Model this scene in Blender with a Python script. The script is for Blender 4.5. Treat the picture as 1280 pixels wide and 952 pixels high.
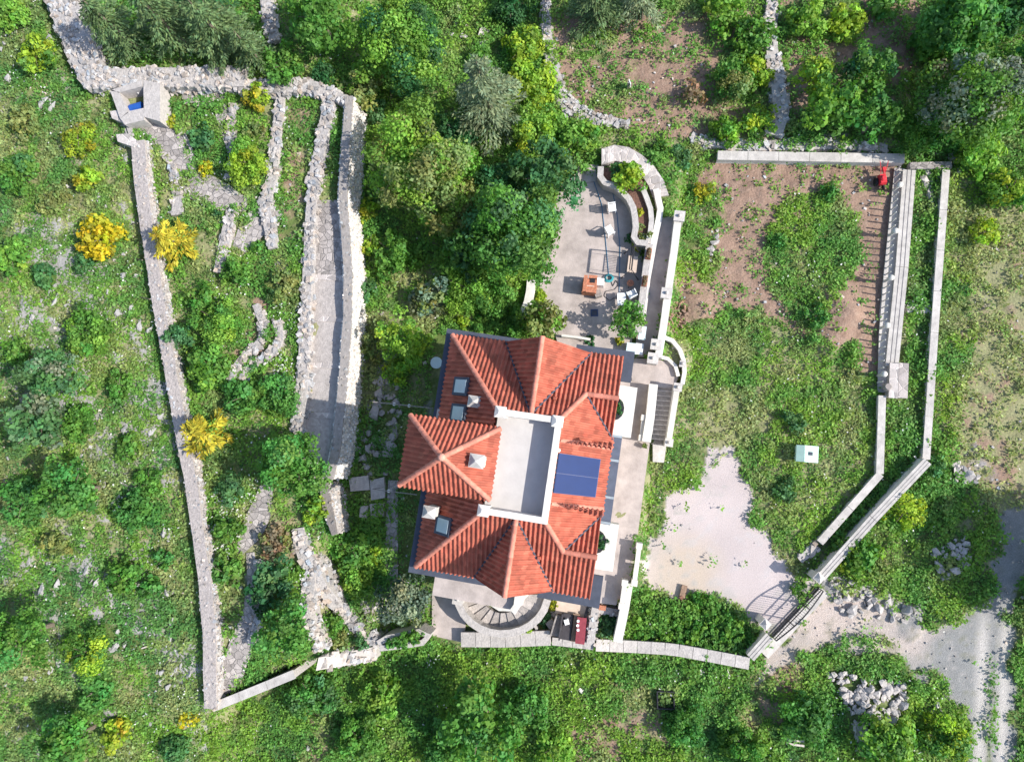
import bpy, bmesh, math, random
import numpy as np
from mathutils import Vector, Matrix

for o in list(bpy.data.objects):
    bpy.data.objects.remove(o)
SC = bpy.context.scene
COL = SC.collection

# ------------------------------------------------------------------ camera
# drone camera 44 m above the garden, tipped about 9 degrees off the vertical
F, H, CX, CY = 881.0, 44.0, 640.0, 476.0
NX, NY = 745.0, 568.0                      # where the vertical under the drone lands
_n = np.array([(NX-CX)/F, -(NY-CY)/F, -1.0]); _n /= np.linalg.norm(_n)
_Z = -_n
_X = np.array([1.0, 0, 0]); _X -= _X.dot(_Z)*_Z; _X /= np.linalg.norm(_X)
_Y = np.cross(_Z, _X)
RM = np.array([_X, _Y, _Z])                # camera -> world
cd = bpy.data.cameras.new('camera'); cam = bpy.data.objects.new('camera', cd); COL.objects.link(cam)
m4 = Matrix([list(RM[i])+[0] for i in range(3)]+[[0, 0, 0, 1]]); m4[2][3] = H
cam.matrix_world = m4
cd.sensor_width = 36; cd.lens = F/1280*36; cd.clip_end = 2000; cd.clip_start = 0.5
SC.camera = cam

# ------------------------------------------------------------------ sky, sun, exposure
SUN_EL = math.radians(38.5)
sd = Vector((-1, 0.17, 0)).normalized()*math.cos(SUN_EL); sd.z = -math.sin(SUN_EL)
wd = bpy.data.worlds.new('World'); SC.world = wd; wd.use_nodes = True
nt = wd.node_tree
sky = nt.nodes.new('ShaderNodeTexSky'); sky.sky_type = 'NISHITA'; sky.sun_disc = False
sky.sun_elevation = SUN_EL; sky.sun_rotation = math.radians(99.5)
nt.links.new(sky.outputs[0], nt.nodes['Background'].inputs[0])
nt.nodes['Background'].inputs[1].default_value = 0.15
sl = bpy.data.lights.new('sun', 'SUN'); sl.energy = 4.2; sl.angle = math.radians(0.5); sl.color = (1.0, 0.95, 0.87)
so = bpy.data.objects.new('sun', sl); COL.objects.link(so); so.location = (40, -6, 40)
so.rotation_euler = sd.to_track_quat('-Z', 'Y').to_euler()
SC.view_settings.view_transform = 'Standard'; SC.view_settings.look = 'None'
SC.view_settings.gamma = 1.0; SC.view_settings.exposure = 0.72
SC.render.engine = 'CYCLES'
SC.cycles.max_bounces = 6; SC.cycles.transparent_max_bounces = 4

# ------------------------------------------------------------------ coordinates
def P(u, v, z=0.0):
    d = RM @ np.array([(u-CX)/F, -(v-CY)/F, -1.0]); t = (z-H)/d[2]
    return np.array([d[0]*t, d[1]*t])
def toscreen(x, y, z):
    q = np.stack([x, y, z-H], -1) @ RM
    return CX+F*q[..., 0]/(-q[..., 2]), CY-F*q[..., 1]/(-q[..., 2])
rng = np.random.default_rng(7); random.seed(7)

def _h(ix, iy, s):
    n = (ix.astype(np.int64)*374761393+iy.astype(np.int64)*668265263+s*974711) & 0x7fffffff
    n = ((n ^ (n >> 13))*1274126177) & 0x7fffffff
    return ((n ^ (n >> 16)) & 0xffff)/65535.0
def vn(x, y, s=0):
    ix = np.floor(x); iy = np.floor(y); fx = x-ix; fy = y-iy
    fx = fx*fx*(3-2*fx); fy = fy*fy*(3-2*fy)
    a = _h(ix, iy, s); b = _h(ix+1, iy, s); c = _h(ix, iy+1, s); d = _h(ix+1, iy+1, s)
    return (a*(1-fx)+b*fx)*(1-fy)+(c*(1-fx)+d*fx)*fy
def fbm(x, y, s=0, o=4):
    t = 0; a = .5; w = 0
    for i in range(o):
        t = t+a*vn(x*2**i, y*2**i, s+i*17); w += a; a *= .55
    return t/w
def inpoly(x, y, poly):
    r = np.zeros(np.shape(x), bool); n = len(poly)
    for i in range(n):
        x1, y1 = poly[i]; x2, y2 = poly[(i+1) % n]
        if y1 == y2: continue
        c = (y1 > y) != (y2 > y)
        r ^= c & (x < (x2-x1)*(y-y1)/(y2-y1)+x1)
    return r

# ------------------------------------------------------------------ terrain heights
TX0, TY0, TD = -70.0, -50.0, 0.25
tnx, tny = 520, 420
_gx, _gy = np.meshgrid(TX0+TD*np.arange(tnx), TY0+TD*np.arange(tny))
HT = np.zeros((tny, tnx))
def _wp(poly, z): return [tuple(P(a, b, z)) for a, b in poly]
def paint(poly, z): HT[inpoly(_gx, _gy, _wp(poly, z))] = z
paint([(437, -300), (1135, -300), (1135, 190), (860, 186), (437, 186)], 0.45)
paint([(410, 60), (560, 60), (700, 170), (850, 190), (850, 270), (838, 420), (862, 430), (860, 478), (815, 490), (808, 560), (800, 738), (745, 742), (520, 742), (480, 800), (390, 830), (400, 600)], 1.8)
paint([(480, 742), (775, 742), (768, 806), (575, 806), (480, 806)], 0.6)
_hp = _wp([(435, 110), (430, 240), (435, 340), (431, 480), (416, 590), (405, 612), (418, 660), (392, 700), (386, 740), (398, 822), (265, 888), (250, 905), (180, 1150), (-500, 1150), (-500, -400), (500, -400), (447, 95)], 4.0)
_m = inpoly(_gx, _gy, _hp)
_hz = (3.6+0.10*np.clip(-13.5-_gx, 0, 40))*np.clip((_gy+25)/15, .4, 1)
HT[_m] = _hz[_m]
def heap(u, v, r, h, z=0):
    global HT
    x, y = P(u, v, z); d = np.hypot(_gx-x, _gy-y)/r
    HT = HT+h*np.exp(-d*d*2)*(0.7+.6*vn(_gx*1.3, _gy*1.3, 5))
heap(1052, 392, 1.9, .8); heap(1035, 425, 1.2, .4); heap(872, 388, 1.6, .55); heap(838, 398, 1.0, .35); heap(1085, 885, 2.2, .55)
def _blur(a, k):
    for ax in (0, 1):
        c = np.cumsum(np.concatenate([np.repeat(np.take(a, [0], ax), k+1, ax), a, np.repeat(np.take(a, [-1], ax), k, ax)], ax), ax)
        n = a.shape[ax]
        a = (np.take(c, np.arange(2*k+1, 2*k+1+n), ax)-np.take(c, np.arange(0, n), ax))/(2*k+1)
    return a
_soft = _blur(_blur(HT, 6), 6)
_sw = np.clip((toscreen(_gx, _gy, HT)[1]-108)/-20, 0, 1)*(toscreen(_gx, _gy, HT)[0] < 720)
_sw = np.maximum(_sw, np.clip((toscreen(_gx, _gy, HT)[1]-890)/12, 0, 1)*(toscreen(_gx, _gy, HT)[0] < 420))
HT = _blur(HT, 1)*(1-_sw)+_soft*_sw
def gz(x, y):
    fx = np.clip((np.asarray(x)-TX0)/TD, 0, tnx-1.01); fy = np.clip((np.asarray(y)-TY0)/TD, 0, tny-1.01)
    i = fx.astype(int); j = fy.astype(int); a = fx-i; b = fy-j
    return (HT[j, i]*(1-a)+HT[j, i+1]*a)*(1-b)+(HT[j+1, i]*(1-a)+HT[j+1, i+1]*a)*b
def G(u, v, h=0.0):
    "point standing h above the ground that the photo shows at (u, v)"
    z = 1.0
    for _ in range(8):
        x, y = P(u, v, z+h); z = .5*z+.5*float(gz(x, y))
    return np.array([x, y, z+h])
def A(u, v, z):
    x, y = P(u, v, z); return np.array([x, y, z])

# ------------------------------------------------------------------ materials
def mat(name, base, rough=.8, ns=3.0, na=.25, bump=.0, bs=12.0, metal=0, kind=None, p=2.0, spec=.3, dirt=None):
    m = bpy.data.materials.new(name); m.use_nodes = True
    N = m.node_tree.nodes; L = m.node_tree.links
    b = N['Principled BSDF']; b.inputs['Roughness'].default_value = rough; b.inputs['Metallic'].default_value = metal
    b.inputs['Specular IOR Level'].default_value = spec
    tc = N.new('ShaderNodeTexCoord'); at = N.new('ShaderNodeAttribute'); at.attribute_name = 'Col'
    nz = N.new('ShaderNodeTexNoise'); nz.inputs['Scale'].default_value = ns; nz.inputs['Detail'].default_value = 6; nz.inputs['Roughness'].default_value = .65
    L.new(tc.outputs['Object'], nz.inputs['Vector'])
    mr = N.new('ShaderNodeMapRange'); mr.inputs[1].default_value = .3; mr.inputs[2].default_value = .7
    mr.inputs[3].default_value = 1-na; mr.inputs[4].default_value = 1+na
    L.new(nz.outputs[0], mr.inputs[0])
    v1 = N.new('ShaderNodeVectorMath'); v1.operation = 'SCALE'; v1.inputs[0].default_value = base
    L.new(mr.outputs[0], v1.inputs['Scale'])
    v2 = N.new('ShaderNodeVectorMath'); v2.operation = 'MULTIPLY'
    L.new(v1.outputs[0], v2.inputs[0]); L.new(at.outputs['Color'], v2.inputs[1])
    out = v2.outputs[0]; hs = None
    if kind in ('paving', 'blocks', 'boards'):
        if kind == 'paving':
            t = N.new('ShaderNodeTexVoronoi'); t.feature = 'DISTANCE_TO_EDGE'; t.inputs['Scale'].default_value = p
            t2 = N.new('ShaderNodeTexVoronoi'); t2.inputs['Scale'].default_value = p
            L.new(tc.outputs['Object'], t.inputs['Vector']); L.new(tc.outputs['Object'], t2.inputs['Vector'])
            e = N.new('ShaderNodeMapRange'); e.inputs[1].default_value = .02; e.inputs[2].default_value = .07
            L.new(t.outputs['Distance'], e.inputs[0]); hs = e.outputs[0]
            sp = N.new('ShaderNodeSeparateColor'); L.new(t2.outputs['Color'], sp.inputs[0])
            cv = N.new('ShaderNodeMapRange'); cv.inputs[3].default_value = .72; cv.inputs[4].default_value = 1.25
            L.new(sp.outputs[0], cv.inputs[0])
            mm = N.new('ShaderNodeMath'); mm.operation = 'MULTIPLY'
            L.new(cv.outputs[0], mm.inputs[0])
            e2 = N.new('ShaderNodeMapRange'); e2.inputs[3].default_value = 1.0 if dirt is None else dirt; e2.inputs[4].default_value = 1
            L.new(hs, e2.inputs[0]); L.new(e2.outputs[0], mm.inputs[1])
            v3 = N.new('ShaderNodeVectorMath'); v3.operation = 'SCALE'
            L.new(out, v3.inputs[0]); L.new(mm.outputs[0], v3.inputs['Scale']); out = v3.outputs[0]
    L.new(out, b.inputs['Base Color'])
    if bump > 0:
        bp = N.new('ShaderNodeBump'); bp.inputs['Strength'].default_value = bump; bp.inputs['Distance'].default_value = .06
        n2 = N.new('ShaderNodeTexNoise'); n2.inputs['Scale'].default_value = bs; n2.inputs['Detail'].default_value = 5
        L.new(tc.outputs['Object'], n2.inputs['Vector'])
        if hs is not None:
            ad = N.new('ShaderNodeMath'); ad.operation = 'ADD'; L.new(n2.outputs[0], ad.inputs[0]); L.new(hs, ad.inputs[1]); L.new(ad.outputs[0], bp.inputs['Height'])
        else: L.new(n2.outputs[0], bp.inputs['Height'])
        L.new(bp.outputs[0], b.inputs['Normal'])
    return m
def leafmat(name, tr=.42):
    m = bpy.data.materials.new(name); m.use_nodes = True
    N = m.node_tree.nodes; L = m.node_tree.links
    b = N['Principled BSDF']; b.inputs['Roughness'].default_value = .55; b.inputs['Specular IOR Level'].default_value = .25
    at = N.new('ShaderNodeAttribute'); at.attribute_name = 'Col'
    L.new(at.outputs['Color'], b.inputs['Base Color'])
    t = N.new('ShaderNodeBsdfTranslucent')
    g = N.new('ShaderNodeVectorMath'); g.operation = 'MULTIPLY'; g.inputs[1].default_value = (1.25, 1.2, .6)
    L.new(at.outputs['Color'], g.inputs[0]); L.new(g.outputs[0], t.inputs['Color'])
    mx = N.new('ShaderNodeMixShader'); mx.inputs[0].default_value = tr
    L.new(b.outputs[0], mx.inputs[1]); L.new(t.outputs[0], mx.inputs[2])
    L.new(mx.outputs[0], N['Material Output'].inputs[0])
    return m
def glassy(name, col, rough=.08):
    m = mat(name, col, rough, 1.5, .08, spec=.7); return m

MT = dict(
    ground=mat('ground_soil', (1, 1, 1), .95, 9, .28, .9, 7),
    yard=mat('yard_gravel', (1, 1, 1), .95, 14, .14, .5, 25),
    road=mat('road_gravel', (1, 1, 1), .95, 12, .25, .8, 22),
    stone=mat('dry_stone', (.36, .335, .32), .9, 7, .28, .8, 9),
    palestone=mat('pale_stone', (.41, .38, .36), .9, 5, .2, .6, 9),
    white=mat('white_render', (.60, .575, .53), .8, 1.6, .20, .15, 14),
    cap=mat('wall_cap', (.47, .44, .415), .8, 2.2, .22, .3, 12),
    concrete=mat('terrace_concrete', (.40, .345, .32), .9, 1.1, .24, .3, 18),
    path=mat('path_paving', (.33, .30, .285), .9, 3, .22, .7, 8, kind='paving', p=2.9, dirt=.8),
    limeface=mat('bright_limestone', (.60, .57, .54), .9, 5, .2, .6, 9),
    rock=mat('hill_rock', (.33, .32, .315), .9, 5, .25, .7, 9),
    greystone=mat('grey_tread_stone', (.37, .335, .315), .9, 5, .25, .5, 10),
    flag=mat('flagstones', (.42, .38, .36), .85, 3, .14, .4, 8, kind='paving', p=2.0, dirt=1.25),
    tile=mat('roof_tile', (.36, .100, .064), .8, 1.2, .24, .25, 20),
    ridge=mat('ridge_tile', (.50, .19, .135), .8, 4, .22, .2, 20),
    slate=mat('cornice_slate', (.062, .072, .10), .8, 2, .2, .1, 10),
    render=mat('house_render', (.66, .58, .48), .85, 1, .1, .15, 20),
    terr=mat('roof_terrace_floor', (.50, .475, .455), .7, 1.0, .10, .1, 8),
    glass=glassy('skylight_glass', (.42, .50, .55), .1),  # pale base colour carries the sky's reflection on the panes
    wglass=glassy('window_glass', (.05, .07, .09), .05),
    solar=mat('solar_glass', (.007, .026, .11), .35, 1.5, .08, spec=.25),
    alu=mat('aluminium', (.05, .075, .16), .5, 3, .1, metal=.2),
    iron=mat('black_iron', (.03, .03, .035), .5, 3, .2, metal=.3),
    plastic=mat('white_plastic', (.82, .82, .82), .4, 2, .04),
    brick=mat('brick', (.42, .17, .10), .85, 9, .35, .5, 16),
    wood=mat('wood', (.25, .165, .115), .8, 6, .35, .4, 14),
    greywood=mat('grey_wood', (.27, .24, .22), .85, 6, .3, .4, 14),
    dark=mat('dark_fabric', (.055, .05, .055), .9, 4, .25),
    red=mat('red_cloth', (.24, .045, .06), .85, 4, .2),
    redpaint=mat('red_paint', (.62, .04, .05), .4, 4, .1),
    rubber=mat('rubber', (.02, .02, .022), .8, 4, .2),
    blue=mat('blue_plastic', (.02, .09, .36), .35, 3, .15),
    teal=mat('teal_hose', (.05, .30, .34), .4, 3, .1),
    utility=mat('pale_green_paint', (.42, .60, .52), .5, 3, .1),
    terra=mat('terracotta', (.42, .16, .10), .8, 5, .2),
    soil=mat('bed_soil', (.15, .08, .06), .95, 8, .4, .8, 12),
    bark=mat('bark', (.16, .13, .10), .9, 8, .3, .6, 14),
    canvas=mat('beige_canvas', (.55, .44, .36), .8, 3, .1),
    paleblue=mat('pale_blue_paint', (.55, .66, .68), .6, 3, .08),
    leaf=leafmat('leaves'), needle=leafmat('needles', .25), grass=leafmat('grass_blades', .42),
)
# ------------------------------------------------------------------ mesh collecting
class MB:
    def __init__(s): s.V = []; s.n = 0; s.F = []; s.loc = None
    def add(s, v, f, col=(1, 1, 1)):
        "f: (M,k) int array or list of index lists; col: rgb or (M,3)"
        v = np.asarray(v, float).reshape(-1, 3)
        if isinstance(f, np.ndarray):
            c = np.broadcast_to(np.asarray(col, float), (len(f), 3))
            s.F.append((f+s.n, c))
        else:
            for q in f:
                s.F.append((np.array([q])+s.n, np.array([col], float)))
        s.V.append(v); s.n += len(v); return s
    def build(s, name, m, parent=None, loc=None, smooth=False):
        V = np.concatenate(s.V); me = bpy.data.meshes.new(name)
        wl = np.zeros(3)
        if parent is not None: wl = np.array(WL[parent.name]); base = wl
        base = wl if loc is None else np.asarray(loc, float)
        if parent is not None and loc is None: base = wl
        V = V-base
        tot = [np.full(len(f), f.shape[1]) for f, c in s.F]
        cnt = np.concatenate(tot); idx = np.concatenate([f.ravel() for f, c in s.F])
        st = np.concatenate([[0], np.cumsum(cnt)[:-1]])
        me.vertices.add(len(V)); me.vertices.foreach_set('co', V.ravel())
        me.loops.add(len(idx)); me.loops.foreach_set('vertex_index', idx.astype(np.int32))
        me.polygons.add(len(cnt)); me.polygons.foreach_set('loop_start', st.astype(np.int32)); me.polygons.foreach_set('loop_total', cnt.astype(np.int32))
        fc = np.concatenate([c for f, c in s.F]); lc = np.repeat(fc, cnt, 0)
        me.update(calc_edges=True)
        ca = me.color_attributes.new('Col', 'FLOAT_COLOR', 'CORNER')
        ca.data.foreach_set('color', np.concatenate([lc, np.ones((len(lc), 1))], 1).astype(np.float32).ravel())
        me.polygons.foreach_set('use_smooth', np.full(len(cnt), smooth))
        me.materials.append(MT[m] if isinstance(m, str) else m)
        o = bpy.data.objects.new(name, me); COL.objects.link(o)
        if parent is not None: o.parent = parent; o.location = Vector(base-wl)
        else: o.location = Vector(base)
        WL[o.name] = tuple(base)
        return o
WL = {}
def tag(o, label, cat, group=None, kind=None):
    o['label'] = label; o['category'] = cat
    if group: o['group'] = group
    if kind: o['kind'] = kind
    return o
def struct(o, kind='structure'):
    o['kind'] = kind; return o
def thing(name, label, cat, loc, group=None):
    o = bpy.data.objects.new(name, None); COL.objects.link(o); o.location = Vector(loc); o.empty_display_size = .3
    WL[o.name] = tuple(np.asarray(loc, float)); tag(o, label, cat, group); return o
def copy_thing(root, loc, rz=0.0, label=None, scale=None, rot=None):
    r = root.copy(); COL.objects.link(r); r.location = Vector(loc); r.rotation_euler = rot if rot is not None else (0, 0, rz)
    if scale is not None: r.scale = scale
    if label: r['label'] = label
    for ch in root.children:
        c = ch.copy(); COL.objects.link(c); c.parent = r
        for g in ch.children:
            d = g.copy(); COL.objects.link(d); d.parent = c
    WL[r.name] = tuple(loc)
    return r
QB = np.array([[0, 3, 2, 1], [4, 5, 6, 7], [0, 1, 5, 4], [1, 2, 6, 5], [2, 3, 7, 6], [3, 0, 4, 7]])
def box(mb, c, s, yaw=0.0, col=(1, 1, 1), taper=1.0, rot=None):
    "c = centre of the bottom face"
    x, y, z = s[0]/2, s[1]/2, s[2]
    v = np.array([[-x, -y, 0], [x, -y, 0], [x, y, 0], [-x, y, 0], [-x*taper, -y*taper, z], [x*taper, -y*taper, z], [x*taper, y*taper, z], [-x*taper, y*taper, z]])
    if rot is not None: v = v @ np.array(rot).T
    ca, sa = math.cos(yaw), math.sin(yaw)
    v = v @ np.array([[ca, sa, 0], [-sa, ca, 0], [0, 0, 1]])
    return mb.add(v+np.asarray(c, float), QB, col)
def prism(mb, poly, z0, z1, col=(1, 1, 1)):
    n = len(poly); p = np.asarray(poly, float)[:, :2]
    a = sum(p[i][0]*p[(i+1) % n][1]-p[(i+1) % n][0]*p[i][1] for i in range(n))
    if a < 0: p = p[::-1]
    z0 = np.broadcast_to(z0, n); z1 = np.broadcast_to(z1, n)
    v = np.concatenate([np.c_[p, z0], np.c_[p, z1]])
    mb.add(v, [list(range(n))[::-1], list(range(n, 2*n))]+[[i, (i+1) % n, n+(i+1) % n, n+i] for i in range(n)], col)
    return mb
def tube(mb, pts, rad, n=8, col=(1, 1, 1)):
    pts = np.asarray(pts, float); rad = np.broadcast_to(rad, len(pts)); rings = []
    for i, p in enumerate(pts):
        t = pts[min(i+1, len(pts)-1)]-pts[max(i-1, 0)]; t = t/(np.linalg.norm(t)+1e-9)
        a = np.cross(t, [0, 0, 1]) if abs(t[2]) < .9 else np.cross(t, [1, 0, 0]); a /= np.linalg.norm(a); b = np.cross(t, a)
        th = np.linspace(0, 2*np.pi, n, endpoint=False)
        rings.append(p+rad[i]*(np.cos(th)[:, None]*a+np.sin(th)[:, None]*b))
    v = np.concatenate(rings); k = len(pts)
    f = np.array([[i*n+j, i*n+(j+1) % n, (i+1)*n+(j+1) % n, (i+1)*n+j] for i in range(k-1) for j in range(n)])
    mb.add(v, f, col); mb.add(rings[0], [list(range(n))], col); mb.add(rings[-1], [list(range(n))[::-1]], col)
    return mb
def lathe(mb, c, prof, n=14, col=(1, 1, 1)):
    "prof: list of (r, z)"
    c = np.asarray(c, float); th = np.linspace(0, 2*np.pi, n, endpoint=False)
    v = np.concatenate([np.c_[r*np.cos(th), r*np.sin(th), np.full(n, z)] for r, z in prof])+c; k = len(prof)
    f = np.array([[i*n+j, i*n+(j+1) % n, (i+1)*n+(j+1) % n, (i+1)*n+j] for i in range(k-1) for j in range(n)])
    mb.add(v, f, col)
    mb.add(v[-n:], [list(range(n))], col); mb.add(v[:n], [list(range(n))[::-1]], col)
    return mb
def ball(mb, c, r, n=10, col=(1, 1, 1)):
    return lathe(mb, c, [(r*math.sin(math.pi*(i+.15)/(n*.6+.3)), -r*math.cos(math.pi*(i+.15)/(n*.6+.3))) for i in range(int(n*.6)+1)], n, col)
def resample(pts, d):
    pts = np.asarray(pts, float); sg = np.linalg.norm(np.diff(pts[:, :2], axis=0), axis=1); s = np.r_[0, np.cumsum(sg)]
    n = max(2, int(s[-1]/d)+1); t = np.linspace(0, s[-1], n)
    return np.stack([np.interp(t, s, pts[:, k]) for k in range(pts.shape[1])], 1)
def offsets(p, w):
    p = np.asarray(p, float); w = np.broadcast_to(w, len(p)); d = np.zeros((len(p), 2))
    d[1:-1] = p[2:, :2]-p[:-2, :2]; d[0] = p[1, :2]-p[0, :2]; d[-1] = p[-1, :2]-p[-2, :2]
    d /= np.linalg.norm(d, axis=1)[:, None]+1e-9
    nn = np.c_[-d[:, 1], d[:, 0]]
    return p[:, :2]+nn*w[:, None]/2, p[:, :2]-nn*w[:, None]/2
def ribbon(mb, p, w, z0, z1, batter=(0, 0), col=(1, 1, 1)):
    "solid strip along p; batter pushes the foot of the left / right face out"
    p = np.asarray(p, float); n = len(p)
    l, r = offsets(p, w); w = np.broadcast_to(w, n)
    lb, _ = offsets(p, w+2*batter[0]); _, rb = offsets(p, w+2*batter[1])
    z0 = np.broadcast_to(z0, n); z1 = np.broadcast_to(z1, n)
    v = np.concatenate([np.c_[lb, z0], np.c_[rb, z0], np.c_[r, z1], np.c_[l, z1]])
    f = []
    for i in range(n-1):
        j = i+1
        f += [[i, j, 3*n+j, 3*n+i][::-1], [n+i, 2*n+i, 2*n+j, n+j][::-1], [2*n+i, 3*n+i, 3*n+j, 2*n+j][::-1]]
    f += [[0, 3*n, 2*n, n][::-1], [n-1, 2*n-1, 3*n-1, 4*n-1][::-1]]
    return mb.add(v, np.array(f), col)
def stones(mb, c, s, yaw, rg, tone):
    "many rough blocks at once: c (N,3) centres, s (N,3) sizes"
    n = len(c); b = np.array([[-1, -1, -1], [1, -1, -1], [1, 1, -1], [-1, 1, -1], [-1, -1, 1], [1, -1, 1], [1, 1, 1], [-1, 1, 1]])*.5
    v = b[None]*s[:, None]*(1+rg.uniform(-.34, .2, (n, 8, 3)))
    v[:, 4:, :2] *= rg.uniform(.6, .95, (n, 1, 1)); tl = rg.normal(0, .12, (n, 2)); v[:, :, 2] += v[:, :, 0]*tl[:, :1]+v[:, :, 1]*tl[:, 1:]
    ca, sa = np.cos(yaw)[:, None], np.sin(yaw)[:, None]
    x = v[:, :, 0]*ca-v[:, :, 1]*sa; y = v[:, :, 0]*sa+v[:, :, 1]*ca
    v = np.stack([x, y, v[:, :, 2]], -1)+c[:, None]
    f = (QB[None]+8*np.arange(n)[:, None, None]).reshape(-1, 4)
    return mb.add(v.reshape(-1, 3), f, np.repeat(tone, 6, 0))
def tones(rg, n, lo=.65, hi=1.35, warm=.06):
    t = rg.uniform(lo, hi, n)[:, None]; w = rg.normal(0, warm, n)[:, None]
    return np.concatenate([t*(1+w), t, t*(1-w)], 1)
def wall_line(pts, h, step=.5, side=.7):
    "photo points of the top centre line -> world points with top z and the lowest ground beside it"
    out = []
    for u, v in pts:
        z = 1.5
        for _ in range(10):
            x, y = P(u, v, z+h)
            zz = max(float(gz(x+dx, y+dy)) for dx in (-side, 0, side) for dy in (-side, 0, side)); z = .5*z+.5*zz
        out.append((x, y, z+h))
    p = resample(out, step)
    lo = np.min([gz(p[:, 0]+dx, p[:, 1]+dy) for dx in (-.8, 0, .8) for dy in (-.8, 0, .8)], axis=0)-.25
    return p, lo
WRG = np.random.default_rng(11)
def drywall(name, label, pts, w, h, m='stone', size=.26, batter=(.08, .08), cat='stone wall', smoothtop=False, side=.7, loose=1.0, facets=True, toptone=1.0):
    p, lo = wall_line(pts, h, side=side); n = len(p); w = np.atleast_1d(np.asarray(w, float))
    ww = np.interp(np.linspace(0, 1, n), np.linspace(0, 1, len(w)), w)
    ww = ww*(1+.10*(fbm(p[:, 0]*.8, p[:, 1]*.8, 3)-.5)*2*loose)
    mb = MB(); zt = p[:, 2]-.05+.10*(vn(p[:, 0]*1.1, p[:, 1]*1.1, 9)-.5)*loose
    ribbon(mb, p, ww*.94, lo, zt, batter)
    if toptone != 1: ribbon(mb, p, ww*1.02, zt-.12, zt+.03, col=(toptone, toptone*.96, toptone*.95))
    L = np.linalg.norm(np.diff(p[:, :2], axis=0), axis=1).sum()
    def scat(k, across, zf, sz, tn=1.0):
        t = WRG.uniform(0, n-1.001, k); i = t.astype(int); f = (t-i)[:, None]
        q = p[i]*(1-f)+p[i+1]*f; d = p[i+1, :2]-p[i, :2]; d /= np.linalg.norm(d, axis=1)[:, None]
        nn = np.c_[-d[:, 1], d[:, 0]]; wl = (ww[i]*(1-f[:, 0])+ww[i+1]*f[:, 0])
        zl = lo[i]; zz = (zt[i]*(1-f[:, 0])+zt[i+1]*f[:, 0])
        c = np.c_[q[:, :2]+nn*(across(k)*wl)[:, None], zf(k, zl, zz)]
        s = sz*WRG.uniform(.6, 1.5, (k, 3)); s[:, 2] *= .6
        yaw = np.arctan2(d[:, 1], d[:, 0])+WRG.normal(0, .5, k)
        stones(mb, c, s, yaw, WRG, tones(WRG, k)*tn)
    k = int(L*ww.mean()/(size*size)*.95*(1.0 if not smoothtop else .25))
    scat(k, lambda k: WRG.uniform(-.47, .47, k), lambda k, a, b: b+WRG.uniform(-.05, .05, k), size, toptone)
    if facets:
        hh = float((zt-lo).mean()); bt = batter
        for sg in (0, 1):
            k = int(L*hh/(size*size)*.55)
            fr = WRG.uniform(0, 1, k)
            def across(k, fr=fr, sg=sg): return (.5+(1-fr)*bt[sg]/max(ww.mean(), .1))*(1 if sg == 0 else -1)
            scat(k, across, lambda k, a, b, fr=fr: a+(b-a)*fr, size)
    o = mb.build(name, m, loc=(p[0, 0], p[0, 1], lo[0]+.25))
    return tag(o, label, cat)
def capwall(name, label, pts, w, h, m='white', capm='cap', cat='wall', groove=0, joint=1.6, side=.5, step=2.0):
    "rendered wall with a jointed coping laid along it"
    p, lo = wall_line(pts, h, step=step, side=side)
    if len(pts) == 2: p = p[[0, -1]]; lo = np.array([lo.min()]*2)
    t = thing(name, label, cat, (p[0, 0], p[0, 1], lo[0]+.25))
    mb = MB(); ribbon(mb, p, w*.8, lo, p[:, 2]-.08); mb.build('wall_body', m, t)
    cb = MB(); q = resample(p, joint)
    for i in range(len(q)-1):
        d = q[i+1]-q[i]; g = d/np.linalg.norm(d)*.012
        to = WRG.uniform(.9, 1.06); ribbon(cb, [q[i]+g, q[i+1]-g], w, np.array([q[i, 2], q[i+1, 2]])-.08, np.array([q[i, 2], q[i+1, 2]])+WRG.uniform(-.004, .004), col=(to, to, to*.99))
        for k in range(groove):
            off = (k+1)/(groove+1)*w-w/2; nn = np.array([-d[1], d[0], 0])/np.linalg.norm(d[:2])*off
            ribbon(cb, [q[i]+nn+g, q[i+1]+nn-g], w*.05, np.array([q[i, 2], q[i+1, 2]])-.02, np.array([q[i, 2], q[i+1, 2]])+.007, col=(.28, .28, .32))
    cb.build('coping', capm, t)
    return t
def slabpoly(name, poly, z, m, th=.12, loc=None, parent=None):
    "a paved sheet: photo outline at height z"
    mb = MB(); prism(mb, [P(a, b, z) for a, b in poly], z-th, z); return mb.build(name, m, parent)
def arc(cx, cy, rx, ry, a0, a1, n=14):
    return [(cx+rx*math.cos(math.radians(a0+(a1-a0)*i/n)), cy-ry*math.sin(math.radians(a0+(a1-a0)*i/n))) for i in range(n+1)]
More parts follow.
